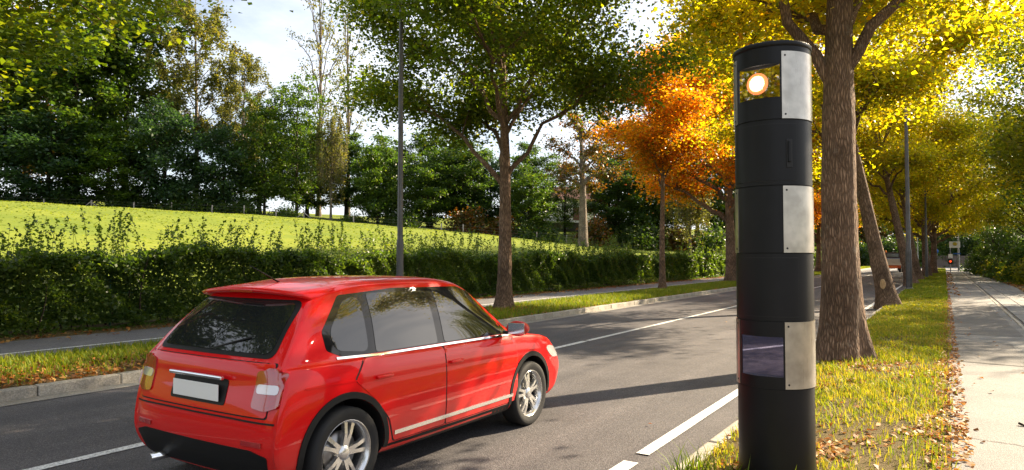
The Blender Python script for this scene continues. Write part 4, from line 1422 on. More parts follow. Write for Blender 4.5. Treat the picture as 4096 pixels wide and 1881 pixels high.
SEAM = [0.0, 0.70, 1.175, 1.655, 2.135, 2.605, 3.135]
H1 = (R(-34), R(36), 2.765, 3.005)       # upper window
H2 = (R(-34), R(36), 0.785, 1.065)       # lower window
body = []
for i in range(6):
    holes = [H2] if i == 1 else [H1] if i == 5 else []
    z0, z1 = SEAM[i] + (0.004 if i else -0.1), SEAM[i + 1] - 0.004
    nm = 'base_section' if i == 0 else 'section'
    o = arc_wall(nm, z0, z1, -math.pi, math.pi, CR - (0.003 if i == 0 else 0), M['col_black'], colm, holes)
    body.append(o)
    if i:
        lathe('seam', [(CR - 0.012, SEAM[i] - 0.008), (CR - 0.007, SEAM[i] - 0.006), (CR - 0.007, SEAM[i] + 0.006), (CR - 0.012, SEAM[i] + 0.008)], M['col_seam'], colm, 64)
lathe('cap', [(0.0, 3.185), (0.12, 3.183), (CR - 0.03, 3.176), (CR + 0.004, 3.168), (CR + 0.009, 3.16), (CR + 0.009, 3.138), (CR + 0.004, 3.131), (CR - 0.02, 3.131)], M['col_black'], colm, 72)
dU, sU, wU0, wU1 = window(*H1, CR * math.cos(R(35)) - 0.012, body[5], M['mirror_clear'])
window(*H2, CR * math.cos(R(35)) - 0.012, body[1], M['mirror'])
# steel panels on the sides of every other section
for i in (1, 3, 5):
    z0, z1 = SEAM[i] + 0.004, SEAM[i + 1] - (0.004 if i < 5 else 0.045)
    for (a0, a1) in ((R(38.5), R(148)), (R(-158), R(-39.5))):
        pn = arc_wall('silver_panel', z0, z1, a0, a1, CR + 0.005, M['steel'], colm, (), 0.010, 40, 3)
        for zz in (z0 + 0.03, z1 - 0.03):
            for aa in (a0 + 0.09, a1 - 0.09):
                scw = lathe('screw', [(0.0, 0.0035), (0.006, 0.003), (0.0075, 0.0)], M['col_seam'], pn, 10)
                scw.location = ((CR + 0.005) * math.cos(FR + aa), (CR + 0.005) * math.sin(FR + aa), zz)
                scw.rotation_euler = Vector((math.cos(FR + aa), math.sin(FR + aa), 0)).to_track_quat('Z', 'Y').to_euler()
# doors in the plain sections
for i, handle in ((4, True), (2, False)):
    z0, z1 = SEAM[i] + 0.035, SEAM[i + 1] - 0.035
    arc_wall('door_gap', z0 - 0.006, z1 + 0.006, R(-46), R(61), CR + 0.0008, M['col_seam'], body[i], (), 0, 40, 2)
    dr = arc_wall('door', z0, z1, R(-45), R(60), CR + 0.004, M['col_black'], body[i], (), 0.004, 60, 3)
    if handle:
        a = FR + R(48)
        zc2 = (z0 + z1) / 2 - 0.01
        rot = Matrix.Rotation(a, 3, 'Z')
        h = empty('handle', (0, 0, 0), 0, parent=dr)
        p = Vector((math.cos(a), math.sin(a), 0)) * (CR + 0.006)
        hm = box('handle_recess', (p.x, p.y, zc2), (0.006, 0.042, 0.20), M['col_seam'], None, 0.002, rot)
        hm.parent = dr
        hb = box('handle_lever', (p.x + math.cos(a) * 0.006, p.y + math.sin(a) * 0.006, zc2 + 0.012), (0.012, 0.022, 0.15), M['col_black'], None, 0.005, rot, 2)
        hb.parent = dr
        bpy.data.objects.remove(h)
# flash lamp burning in the upper window; glowing rings added for its orange halo
pc = dU * (CR * math.cos(R(35)) - 0.012 + 0.006) + sU * (wU0 * 0.5 + wU1 * 0.5 - 0.015)
for (nm, prof, col, st) in (('flash_tube', [(0.0, 0.012), (0.016, 0.011), (0.026, 0.008), (0.030, 0.003)], (1.0, 0.90, 0.72), 60.0),
                            ('flash_glow_ring', [(0.030, 0.003), (0.044, 0.0045), (0.056, 0.008)], (1.0, 0.52, 0.20), 1.4),
                            ('flash_glow_rim', [(0.056, 0.008), (0.072, 0.011), (0.078, 0.004), (0.078, -0.004)], (1.0, 0.25, 0.07), 0.30)):
    mfl, N_, L_, b_ = new_mat(nm)
    b_.inputs['Base Color'].default_value = (*col, 1)
    b_.inputs['Emission Color'].default_value = (*col, 1)
    b_.inputs['Emission Strength'].default_value = st
    fl = lathe(nm, prof, mfl, body[5], 32)
    fl.location = (pc[0], pc[1], 2.885)
    fl.rotation_euler = Vector((dU[0], dU[1], 0)).to_track_quat('Z', 'Y').to_euler()

# ------------------------------------------------------------------ the red car
M['car_red'] = simple('car_paint_red', (0.62, 0.004, 0.006), 0.35, 0.0, 0.08, coat=0.65)
m_, N_, L_, b_ = M['car_red'], M['car_red'].node_tree.nodes, M['car_red'].node_tree.links, M['car_red'].node_tree.nodes['Principled BSDF']
t_ = N_.new('ShaderNodeTexCoord')
sx_ = N_.new('ShaderNodeSeparateXYZ')
mr_ = N_.new('ShaderNodeMapRange')          # road dust lies on the lower body
mr_.inputs['From Min'].default_value = 0.62
mr_.inputs['From Max'].default_value = 0.22
dn_ = N_.new('ShaderNodeTexNoise')
dn_.inputs['Scale'].default_value = 7
dn_.inputs['Detail'].default_value = 8
dn_.inputs['Roughness'].default_value = 0.7
mu_ = N_.new('ShaderNodeMath')
mu_.operation = 'MULTIPLY'
mu2_ = N_.new('ShaderNodeMath')
mu2_.operation = 'MULTIPLY'
mu2_.inputs[1].default_value = 0.4
mxd = N_.new('ShaderNodeMix')
mxd.data_type = 'RGBA'
mxd.inputs[6].default_value = (0.60, 0.003, 0.005, 1)
mxd.inputs[7].default_value = (0.20, 0.13, 0.09, 1)
L_.new(t_.outputs['Object'], sx_.inputs[0])
L_.new(sx_.outputs['Z'], mr_.inputs['Value'])
L_.new(t_.outputs['Object'], dn_.inputs['Vector'])
L_.new(mr_.outputs['Result'], mu_.inputs[0])
L_.new(dn_.outputs['Fac'], mu_.inputs[1])
L_.new(mu_.outputs[0], mu2_.inputs[0])
L_.new(mu2_.outputs[0], mxd.inputs[0])
L_.new(mxd.outputs[2], b_.inputs['Base Color'])
M['car_glass'] = simple('car_glass_dark', (0.012, 0.014, 0.014), 0.03, 0, 0.9)
M['car_black'] = simple('car_black_plastic', (0.012, 0.012, 0.012), 0.5, 0, 0.18)
M['car_gloss'] = simple('car_gloss_black', (0.01, 0.01, 0.01), 0.06, 0, 0.4)
M['car_gap'] = simple('car_shut_gap', (0.006, 0.003, 0.003), 0.8)
M['chrome'] = simple('chrome_trim', (0.82, 0.82, 0.82), 0.12, 1.0)
M['alloy'] = simple('wheel_alloy', (0.62, 0.62, 0.62), 0.25, 0.9)
M['rubber'] = simple('tyre_rubber', (0.016, 0.016, 0.016), 0.75, 0, 0.3, 0.3, 90)
M['tail'] = simple('tail_light_red', (0.33, 0.006, 0.008), 0.08, 0, 0.8, coat=1.0)
M['tail_clear'] = simple('tail_light_clear', (0.55, 0.50, 0.50), 0.10, 0.3, 0.8, coat=1.0)
M['plate'] = simple('number_plate_white', (0.78, 0.78, 0.76), 0.35)
M['amber'] = simple('amber_lens', (0.75, 0.20, 0.01), 0.2)
M['disc'] = simple('brake_disc', (0.30, 0.29, 0.28), 0.35, 0.9)


def cr_spline(P, m):
    """Catmull-Rom through the first axis, m samples per span"""
    P = np.asarray(P, float)
    Q = np.concatenate([P[:1] * 2 - P[1:2], P, P[-1:] * 2 - P[-2:-1]])
    out = []
    for i in range(len(P) - 1):
        p0, p1, p2, p3 = Q[i], Q[i + 1], Q[i + 2], Q[i + 3]
        for t in np.linspace(0, 1, m, endpoint=False):
            out.append(0.5 * (2 * p1 + (p2 - p0) * t + (2 * p0 - 5 * p1 + 4 * p2 - p3) * t * t + (3 * p1 - p0 - 3 * p2 + p3) * t ** 3))
    out.append(P[-1])
    return np.array(out)


def ring(w, zb, zs, zt, wt):
    a = [(0, zb), (0.55 * w, zb), (0.86 * w, zb + 0.01), (0.965 * w, zb + 0.07), (0.995 * w, zb + 0.22), (1.0 * w, zb + (zs - zb) * 0.60), (0.992 * w, zs - 0.13), (0.965 * w, zs - 0.025),
         (0.93 * w, zs + 0.02), (0.5 * (0.93 * w + wt) + 0.018, zs + 0.02 + (zt - 0.075 - zs - 0.02) * 0.52), (wt + 0.012, zt - 0.085), (wt - 0.035, zt - 0.035), (wt - 0.15, zt - 0.010), (wt * 0.4, zt + 0.0), (0, zt + 0.003)]
    return np.array(a, float)


yr_z = [0.15, 0.24, 0.34, 0.52, 0.62, 0.70, 0.93, 1.02, 1.28, 1.42, 1.52]
yr_y = [-1.74, -1.80, -1.86, -1.875, -1.865, -1.82, -1.79, -1.755, -1.52, -1.385, -1.30]
yf_z = [0.15, 0.24, 0.36, 0.55, 0.68, 0.76, 0.82]
yf_y = [1.92, 1.99, 2.05, 2.06, 2.02, 1.95, 1.85]
ST_ = []
for (dx, dy) in ((0.0, 0.0), (0.62, 0.012), (0.90, 0.045), (0.985, 0.13)):
    r_ = ring(0.845, 0.21, 0.955, 1.455, 0.59)
    y = np.interp(r_[:, 1], yr_z, yr_y) + dy
    ST_.append(np.stack([r_[:, 0] * dx, y, r_[:, 1]], -1))
for (y, w, zb, zs, zt, wt) in ((-1.02, .872, .20, .955, 1.490, .605), (-.7, .878, .19, .948, 1.512, .62), (-.2, .88, .185, .938, 1.515, .62), (.2, .88, .185, .928, 1.497, .605), (.48, .878, .185, .922, 1.43, .60),
                              (.8, .875, .185, .912, 1.215, .645), (1.08, .872, .19, .900, 1.02, .69), (1.25, .868, .19, .885, .965, .69), (1.5, .86, .19, .855, .925, .66), (1.72, .84, .195, .80, .87, .62)):
    r_ = ring(w, zb, zs, zt, wt)
    ST_.append(np.stack([r_[:, 0], np.full(len(r_), y), r_[:, 1]], -1))
for (dx, dy) in ((0.955, 0.11), (0.86, 0.035), (0.55, 0.008), (0.0, 0.0)):
    r_ = ring(0.835, 0.21, 0.715, 0.775, 0.58)
    y = np.interp(r_[:, 1], yf_z, yf_y) - dy
    ST_.append(np.stack([r_[:, 0] * dx, y, r_[:, 1]], -1))
ST_ = np.array(ST_)
D1 = cr_spline(ST_, 6)                                   # along the car
D2 = cr_spline(D1.transpose(1, 0, 2), 5).transpose(1, 0, 2)
D2[:, :, 0] = np.maximum(D2[:, :, 0], 0)
D2[:, 0, 0] = 0
D2[:, -1, 0] = 0
ns, npt = D2.shape[:2]
full = np.concatenate([D2, (D2 * np.array([-1, 1, 1]))[:, ::-1][:, 1:-1]], 1)
nr = full.shape[1]
i, j = np.meshgrid(np.arange(ns - 1), np.arange(nr), indexing='ij')
j2 = (j + 1) % nr
FQ = np.stack([i * nr + j, i * nr + j2, (i + 1) * nr + j2, (i + 1) * nr + j], -1).reshape(-1, 4)
raw = np_mesh('car_shell', full, [FQ], M['car_red'], True)
bmc = bmesh.new()
bmc.from_mesh(raw)
bmesh.ops.remove_doubles(bmc, verts=bmc.verts, dist=0.0008)
bmesh.ops.dissolve_degenerate(bmc, edges=bmc.edges, dist=0.0004)
bmesh.ops.recalc_face_normals(bmc, faces=bmc.faces)
bvh = BVHTree.FromBMesh(bmc)
bmc.to_mesh(raw)
bmc.free()

car = empty('car', (-4.41, 4.70, 0.02), 0, 'red hatchback car driving away along the road', 'car')
WB_ = 1.25
shell = bpy.data.objects.new('car_shell', raw)
COL.objects.link(shell)
cutters = []
for sy in (-1, 1):
    for sx in (-1, 1):
        bm = bmesh.new()
        bmesh.ops.create_cone(bm, cap_ends=True, segments=48, radius1=0.365, radius2=0.365, depth=0.44)
        bmesh.ops.rotate(bm, cent=(0, 0, 0), matrix=Matrix.Rotation(R(90), 3, 'Y'), verts=bm.verts)
        bmesh.ops.translate(bm, vec=(sx * 0.78, sy * WB_, 0.325), verts=bm.verts)
        cme = bm_mesh('cutter', bm, M['car_black'])
        co = bpy.data.objects.new('cutter', cme)
        COL.objects.link(co)
        md = shell.modifiers.new('arch', 'BOOLEAN')
        md.object = co
        md.operation = 'DIFFERENCE'
        md.solver = 'EXACT'
        cutters.append(co)
dg = bpy.context.evaluated_depsgraph_get()
body_me = bpy.data.meshes.new_from_object(shell.evaluated_get(dg))
for co in cutters:
    bpy.data.objects.remove(co)
bpy.data.objects.remove(shell)
body_me.name = 'body'
body_me.materials.clear()
body_me.materials.append(M['car_red'])
body_me.materials.append(M['car_black'])
for p in body_me.polygons:
    c, nn = p.center, p.normal
    dmin = min(abs(math.hypot(c.y - s * WB_, c.z - 0.325) - 0.365) for s in (-1, 1))
    p.use_smooth = True
    inner = (dmin < 0.004 or (abs(abs(c.x) - 0.56) < 0.003 and any(math.hypot(c.y - s * WB_, c.z - 0.325) < 0.37 for s in (-1, 1))))
    if inner or c.z < 0.215:
        p.material_index = 1
    else:
        p.material_index = 0
body_me.set_sharp_from_angle(angle=R(40))
cbody = mobj('body', body_me, car)


def chaikin(P, it=2, keep=None):
    """round the corners of an outline by a fixed small radius (larger for it = 2)"""
    rad = 0.025 if it == 1 else 0.07
    P = [np.array(p, float) for p in P]
    out = []
    for k in range(len(P)):
        a, b, c = P[k - 1], P[k], P[(k + 1) % len(P)]
        da, dc = np.linalg.norm(a - b), np.linalg.norm(c - b)
        r1 = min(rad, 0.42 * da)
        r2 = min(rad, 0.42 * dc)
        p, q = b + (a - b) / da * r1, b + (c - b) / dc * r2
        for t in (0, 0.25, 0.5, 0.75, 1.0):
            w = (1 - t) ** 2 * p + 2 * t * (1 - t) * b + t * t * q
            out.append((float(w[0]), float(w[1])))
    return out


def hit(axis, a, b):
    if axis in ('R', 'L'):
        s = 1 if axis == 'R' else -1
        o_, d_ = Vector((2.5 * s, a, b)), Vector((-s, 0, 0))
    elif axis == 'B':
        o_, d_ = Vector((a, -4, b)), Vector((0, 1, 0))
    elif axis == 'F':
        o_, d_ = Vector((a, 4, b)), Vector((0, -1, 0))
    else:
        o_, d_ = Vector((a, b, 4)), Vector((0, 0, -1))
    h = bvh.ray_cast(o_, d_)
    if h[0] is None:
        return None
    n_ = h[1] if h[1].dot(d_) < 0 else -h[1]
    return h[0], n_


def inpoly(x, y, P):
    c = False
    for (x0, y0), (x1, y1) in zip(P, P[1:] + P[:1]):
        if (y0 > y) != (y1 > y) and x < (x1 - x0) * (y - y0) / (y1 - y0) + x0:
            c = not c
    return c


def panel(name, poly, axis, mat, parent, off=0.004, skirt=0.012, step=0.05, rounds=2):
    """a panel laid on the body: its outline is projected on to the shell, set proud of it and given edges"""
    P = chaikin(poly, rounds) if rounds else [tuple(p) for p in poly]
    Q = []
    for a, b in zip(P, P[1:] + P[:1]):
        k = max(1, int(math.dist(a, b) / step))
        for t in range(k):
            Q.append((a[0] + (b[0] - a[0]) * t / k, a[1] + (b[1] - a[1]) * t / k))
    nO = len(Q)
    xs_ = [p[0] for p in Q]
    ys_ = [p[1] for p in Q]
    inner = []
    x = min(xs_) + step
    while x < max(xs_):
        y = min(ys_) + step
        while y < max(ys_):
            if inpoly(x, y, Q) and min((x - q[0]) ** 2 + (y - q[1]) ** 2 for q in Q) > (step * 0.45) ** 2:
                inner.append((x, y))
            y += step
        x += step
    vv, ee, ff, ov, _, _ = delaunay_2d_cdt([Vector(q) for q in Q + inner], [], [list(range(nO))], 1, 1e-6)
    V, NN = [], []
    for q in vv:
        h = hit(axis, q[0], q[1])
        if h is None:
            best = None
            for sc_ in (0.995, 0.985, 0.97, 0.94, 0.9):
                h = hit(axis, q[0] * sc_, q[1] if axis in 'BF' else q[1])
                if h:
                    break
        if h is None:
            h = (Vector((0, 0, -5)), Vector((0, 0, 1)))
        V.append(h[0] + h[1] * off)
        NN.append(h[1])
    F = [tuple(f) for f in ff]
    src = {}
    for k, o_ in enumerate(ov):
        for s in o_:
            src[s] = k
    bl = [src[k] for k in range(nO) if k in src]
    if skirt:
        b0 = len(V)
        for k in bl:
            V.append(V[k] - NN[k] * skirt)
        m_ = len(bl)
        for k in range(m_):
            F.append((bl[k], bl[(k + 1) % m_], b0 + (k + 1) % m_, b0 + k))
    me = bpy.data.meshes.new(name)
    me.from_pydata([tuple(v) for v in V], [], F)
    bm_ = bmesh.new()
    bm_.from_mesh(me)
    bmesh.ops.recalc_face_normals(bm_, faces=bm_.faces)
    bm_.to_mesh(me)
    bm_.free()
    me.materials.append(mat)
    for p in me.polygons:
        p.use_smooth = True
    me.set_sharp_from_angle(angle=R(45))
    return mobj(name, me, parent)


def ribbon(name, pts, w, axis, mat, parent, off=0.003, step=0.04, h=0.0):
    """a narrow strip following the shell along a line given in the side, rear or top view"""
    Q = []
    for a, b in zip(pts, pts[1:]):
        k = max(1, int(math.dist(a, b) / step))
        for t in range(k):
            Q.append((a[0] + (b[0] - a[0]) * t / k, a[1] + (b[1] - a[1]) * t / k))
    Q.append(pts[-1])
    V, F = [], []
    for i_, q in enumerate(Q):
        a = Q[max(0, i_ - 1)]
        b = Q[min(len(Q) - 1, i_ + 1)]
        d = np.array([b[0] - a[0], b[1] - a[1]])
        d = d / max(1e-9, np.linalg.norm(d))
        nn = np.array([-d[1], d[0]])
        row = []
        for s in (-0.5, 0.5):
            hh = hit(axis, q[0] + nn[0] * w * s, q[1] + nn[1] * w * s) or hit(axis, q[0] * 0.96, q[1])
            if hh is None:
                hh = (Vector((0, 0, 0.5)), Vector((0, 0, 1)))
            row.append((hh[0], hh[1]))
        V += [row[0][0] - row[0][1] * 0.004, row[0][0] + row[0][1] * off, row[1][0] + row[1][1] * off, row[1][0] - row[1][1] * 0.004]
    for i_ in range(len(Q) - 1):
        for k in range(3):
            F.append((i_ * 4 + k, i_ * 4 + k + 1, i_ * 4 + 4 + k + 1, i_ * 4 + 4 + k))
    me = bpy.data.meshes.new(name)
    me.from_pydata([tuple(v) for v in V], [], F)
    me.materials.append(mat)
    for p in me.polygons:
        p.use_smooth = True
    me.set_sharp_from_angle(angle=R(45))
    return mobj(name, me, parent)


def arch_pts(sy, r, a0, a1, n=28):
    return [(sy * WB_ + r * math.cos(a), 0.325 + r * math.sin(a)) for a in np.linspace(a0, a1, n)]


for ax in ('R', 'L'):
    # doors, proud of the shell with a dark gap behind their edge
    fd = [(0.98, 0.30), (0.98, 0.86), (0.93, 0.915), (-0.14, 0.935), (-0.15, 0.30)]
    rd = [(-0.165, 0.30), (-0.155, 0.935), (-1.06, 0.945), (-1.17, 0.80), (-0.98, 0.64), (-0.84, 0.48), (-0.78, 0.30)]
    for poly in (fd, rd):
        cxp, cyp = sum(p[0] for p in poly) / len(poly), sum(p[1] for p in poly) / len(poly)
        gap = [(p[0] + (0.010 if p[0] > cxp else -0.010), p[1] + (0.008 if p[1] > cyp else -0.008)) for p in poly]
        panel('door_gap', gap, ax, M['car_gap'], cbody, 0.0012, 0.0, 0.06, 1)
        dpan = panel('door', poly, ax, M['car_red'], car, 0.0045, 0.006, 0.06, 1)
        s = 1 if ax == 'R' else -1
        hx = -0.02 if poly is fd else -0.90
        hh = hit(ax, hx, 0.80)
        hp = hh[0] + hh[1] * 0.022
        bm = bmesh.new()
        bm_box(bm, (hp.x, hp.y + 0.0, hp.z), (0.022, 0.17, 0.028), 0.009, None, 2)
        bm_box(bm, (hp.x - s * 0.014, hp.y - 0.07, hp.z), (0.022, 0.018, 0.02), 0.003)
        bm_box(bm, (hp.x - s * 0.014, hp.y + 0.07, hp.z), (0.022, 0.018, 0.02), 0.003)
        mobj('handle', bm_mesh('handle', bm, M['chrome'] if False else M['car_red'], True), dpan)
    # side glass
    panel('side_window_surround', [(0.93, 0.945), (0.52, 1.36), (0.34, 1.415), (-0.55, 1.435), (-1.12, 1.40), (-1.37, 1.16), (-1.37, 1.03), (-1.24, 0.975)], ax, M['car_gloss'], cbody, 0.002, 0.004, 0.06, 1)
    panel('side_window', [(0.85, 0.965), (0.50, 1.325), (0.34, 1.385), (-0.07, 1.395), (-0.10, 0.965)], ax, M['car_glass'], car, 0.005, 0.004, 0.05, 1)
    panel('side_window', [(-0.19, 0.968), (-0.17, 1.398), (-0.86, 1.405), (-0.92, 0.975)], ax, M['car_glass'], car, 0.005, 0.004, 0.05, 1)
    panel('side_window', [(-0.99, 0.985), (-0.94, 1.385), (-1.09, 1.37), (-1.31, 1.15), (-1.29, 1.02)], ax, M['car_glass'], car, 0.005, 0.004, 0.05, 2)
    ribbon('window_trim', [(1.0, 0.928), (0.5, 0.938), (-0.2, 0.947), (-0.9, 0.955), (-1.30, 0.972)], 0.016, ax, M['chrome'], cbody, 0.006)
    ribbon('side_moulding', [(0.90, 0.36), (0.2, 0.362), (-0.78, 0.36)], 0.030, ax, M['chrome'], cbody, 0.010)
    panel('sill_cladding', [(0.885, 0.215), (0.885, 0.285), (-0.885, 0.285), (-0.885, 0.215)], ax, M['car_black'], cbody, 0.007, 0.008, 0.06, 0)
    for sy in (-1, 1):
        ribbon('arch_cladding', arch_pts(sy, 0.388, R(-8), R(188)), 0.045, ax, M['car_black'], cbody, 0.010, 0.03)
    ribbon('shoulder_crease', [(1.75, 0.73), (1.0, 0.775), (0.0, 0.79), (-1.0, 0.80), (-1.6, 0.81)], 0.010, ax, M['car_red'], cbody, 0.004)
    # headlight at the front corner
    panel('headlight', [(1.96, 0.60), (1.93, 0.70), (1.66, 0.755), (1.58, 0.73), (1.72, 0.62)], ax, M['tail_clear'], car, 0.006, 0.006, 0.03, 2)
    ribbon('side_repeater', [(1.30, 0.72), (1.22, 0.722)], 0.022, ax, M['amber'], cbody, 0.006, 0.02)
    # mirror
    s = 1 if ax == 'R' else -1
    mr = empty('mirror', (s * 0.86, 0.80, 0.985), 0, parent=car)
    bm = bmesh.new()
    bmesh.ops.create_uvsphere(bm, u_segments=24, v_segments=14, radius=1)
    for v in bm.verts:
        v.co = Vector((v.co.x * 0.115, (v.co.y if v.co.y > -0.25 else -0.25) * 0.10, v.co.z * 0.072))
    bmesh.ops.translate(bm, vec=(s * 0.13, 0, 0.025), verts=bm.verts)
    mobj('mirror_shell', bm_mesh('mirror_shell', bm, M['car_red'], True), mr)
    bm = bmesh.new()
    bm_box(bm, (s * 0.13, -0.030, 0.025), (0.18, 0.006, 0.105), 0.002)
    mobj('mirror_glass', bm_mesh('mirror_glass', bm, M['chrome']), mr)
    bm = bmesh.new()
    bm_box(bm, (s * 0.02, 0.0, -0.02), (0.09, 0.06, 0.03), 0.008)
    mobj('mirror_arm', bm_mesh('mirror_arm', bm, M['car_black']), mr)

# rear: glass, lights, bumper, plate, spoiler, wiper
panel('rear_window_surround', [(-0.66, 1.005), (0.66, 1.005), (0.565, 1.375), (-0.565, 1.375)], 'B', M['car_black'], cbody, 0.003, 0.004, 0.06, 2)
panel('rear_window', [(-0.62, 1.03), (0.62, 1.03), (0.535, 1.36), (-0.535, 1.36)], 'B', M['car_glass'], car, 0.007, 0.005, 0.06, 2)
panel('tailgate_gap', [(-0.72, 0.635), (0.72, 0.635), (0.72, 0.985), (-0.72, 0.985)], 'B', M['car_gap'], cbody, 0.0012, 0.0, 0.06, 1)
tg = panel('tailgate', [(-0.71, 0.645), (0.71, 0.645), (0.71, 0.975), (-0.71, 0.975)], 'B', M['car_red'], car, 0.005, 0.006, 0.06, 1)
panel('plate_recess', [(-0.31, 0.685), (0.31, 0.685), (0.31, 0.855), (-0.31, 0.855)], 'B', M['car_black'], tg, 0.009, 0.006, 0.06, 1)
hp = hit('B', 0, 0.765)[0]
box('number_plate', (0, hp.y - 0.030, 0.765), (0.52, 0.008, 0.112), M['plate'], tg, 0.003)
box('tailgate_handle', (0, hp.y - 0.026, 0.868), (0.60, 0.034, 0.026), M['chrome'], tg, 0.008, None, 2)
for s in (-1, 1):
    tl = panel('tail_light', [(s * 0.575, 0.70), (s * 0.585, 0.93), (s * 0.70, 0.955), (s * 0.80, 0.93), (s * 0.805, 0.72), (s * 0.70, 0.685)], 'B', M['tail'], car, 0.014, 0.02, 0.03, 1)
    panel('lens', [(s * 0.60, 0.79), (s * 0.60, 0.85), (s * 0.775, 0.85), (s * 0.775, 0.79)], 'B', M['tail_clear'], tl, 0.018, 0.006, 0.03, 1)
    panel('reflector', [(s * 0.52, 0.46), (s * 0.52, 0.49), (s * 0.70, 0.49), (s * 0.70, 0.46)], 'B', M['tail'], car, 0.008, 0.006, 0.04, 0)
panel('bumper_insert', [(-0.70, 0.235), (0.70, 0.235), (0.74, 0.40), (0.60, 0.435), (-0.60, 0.435), (-0.74, 0.40)], 'B', M['car_black'], car, 0.006, 0.006, 0.06, 1)
ribbon('bumper_crease', [(-0.78, 0.61), (-0.4, 0.615), (0.4, 0.615), (0.78, 0.61)], 0.012, 'B', M['car_gap'], cbody, 0.003)
for s in (-0.42,):
    cyl('exhaust', (s, -1.92, 0.245), (s, -1.70, 0.245), 0.03, 0.03, M['chrome'], car, 20)
# spoiler: a wedge carrying the roof on over the glass
bm = bmesh.new()
vs = []
for x in np.linspace(-0.58, 0.58, 13):
    dz = -0.035 * (x / 0.58) ** 2
    yb = -1.50 + 0.07 * (x / 0.58) ** 2
    vs.append([bm.verts.new((x, -1.10, 1.492 + dz)), bm.verts.new((x, yb + 0.03, 1.462 + dz)), bm.verts.new((x, yb, 1.445 + dz)), bm.verts.new((x, yb + 0.02, 1.425 + dz)), bm.verts.new((x, -1.30, 1.40 + dz))])
for a, b in zip(vs, vs[1:]):
    for k in range(4):
        bm.faces.new((a[k], a[k + 1], b[k + 1], b[k]))
bm.faces.new(vs[0])
bm.faces.new(vs[-1])
mobj('spoiler', bm_mesh('spoiler', bm, M['car_red'], True), car)
box('brake_light', (0, -1.492, 1.432), (0.26, 0.010, 0.016), M['tail'], car, 0.002)
wp = hit('B', 0.0, 1.06)
cyl('rear_wiper', (0.0, wp[0].y - 0.02, 1.035), (0.36, hit('B', 0.36, 1.13)[0].y - 0.022, 1.13), 0.009, 0.006, M['car_black'], car, 8)
cyl('antenna', (0, -1.15, 1.485), (0, -1.42, 1.62), 0.007, 0.003, M['car_black'], car, 8)
panel('windscreen', [(-0.66, 1.035), (0.66, 1.035), (0.545, 1.40), (-0.545, 1.40)], 'F', M['car_glass'], car, 0.004, 0.004, 0.06, 2)
panel('grille', [(-0.42, 0.50), (0.42, 0.50), (0.46, 0.64), (-0.46, 0.64)], 'F', M['car_black'], car, 0.006, 0.006, 0.06, 1)
panel('front_bumper_insert', [(-0.60, 0.26), (0.60, 0.26), (0.64, 0.40), (-0.64, 0.40)], 'F', M['car_black'], car, 0.006, 0.006, 0.06, 1)

# wheels: tyre, rim with five double spokes, disc
WR = 0.318


def wheel_meshes():
    t = []
    for (r, x) in ((0.225, -0.085), (0.262, -0.098), (0.292, -0.100), (0.308, -0.090), (0.317, -0.065), (0.318, -0.03), (0.318, 0.03), (0.317, 0.065), (0.308, 0.090), (0.292, 0.100), (0.262, 0.098), (0.225, 0.085)):
        t.append((r, x))
    return t


def make_wheel(pos, s, parent):
    w_ = empty('wheel', pos, 0, parent=parent)
    w_.rotation_euler = (rw.uniform(0, 1.2), 0, 0)
    lathe('tyre', wheel_meshes(), M['rubber'], w_, 56, 'X')
    lathe('rim', [(0.226, -0.08), (0.205, -0.07), (0.20, 0.04), (0.212, 0.068), (0.222, 0.082), (0.230, 0.088), (0.228, 0.080), (0.214, 0.070)] if s > 0 else [(0.226, 0.08), (0.205, 0.07), (0.20, -0.04), (0.212, -0.068), (0.222, -0.082), (0.230, -0.088), (0.228, -0.080), (0.214, -0.070)], M['alloy'], w_, 56, 'X')
    bm = bmesh.new()
    for k in range(5):
        for q in (-1, 1):
            a = k * 2 * math.pi / 5 + q * 0.17
            vv = []
            for (rr, hw, xo) in ((0.045, 0.022, 0.060), (0.13, 0.016, 0.066), (0.215, 0.019, 0.058)):
                c_ = Vector((0, rr * math.cos(a), rr * math.sin(a)))
                sd = Vector((0, -math.sin(a), math.cos(a))) * hw
                vv.append([bm.verts.new(c_ + sd + Vector((s * (xo - 0.030), 0, 0))), bm.verts.new(c_ + sd * 0.8 + Vector((s * xo, 0, 0))), bm.verts.new(c_ - sd * 0.8 + Vector((s * xo, 0, 0))), bm.verts.new(c_ - sd + Vector((s * (xo - 0.030), 0, 0)))])
            for a_, b_2 in zip(vv, vv[1:]):
                for k2 in range(4):
                    bm.faces.new((a_[k2], a_[(k2 + 1) % 4], b_2[(k2 + 1) % 4], b_2[k2]))
    mobj('spokes', bm_mesh('spokes', bm, M['alloy']), w_)
    lathe('hub', [(0.0, s * 0.074), (0.03, s * 0.073), (0.050, s * 0.066), (0.062, s * 0.04), (0.062, 0.0)], M['alloy'], w_, 24, 'X')
    lathe('brake_disc', [(0.05, s * 0.012), (0.145, s * 0.012), (0.145, -s * 0.01)], M['disc'], w_, 40, 'X')
    return w_


for sy in (-1, 1):
    for s in (-1, 1):
        make_wheel((s * 0.775, sy * WB_, WR - 0.005), s, car)
# cabin floor keeps the wheel housings dark
box('underbody', (0, 0, 0.225), (1.05, 3.2, 0.06), M['car_black'], car, 0.02)


# ------------------------------------------------------------------ lamp posts
M['lamp_grey'] = simple('lamp_post_grey', (0.085, 0.082, 0.080), 0.45, 0.4, 0.5, 0.1, 40, 0.25, 3)
M['lamp_pale'] = simple('lamp_post_galvanised', (0.36, 0.37, 0.38), 0.5, 0.6, 0.5, var=0.2)
M['lamp_glass'] = simple('lamp_glass', (0.75, 0.75, 0.72), 0.2)


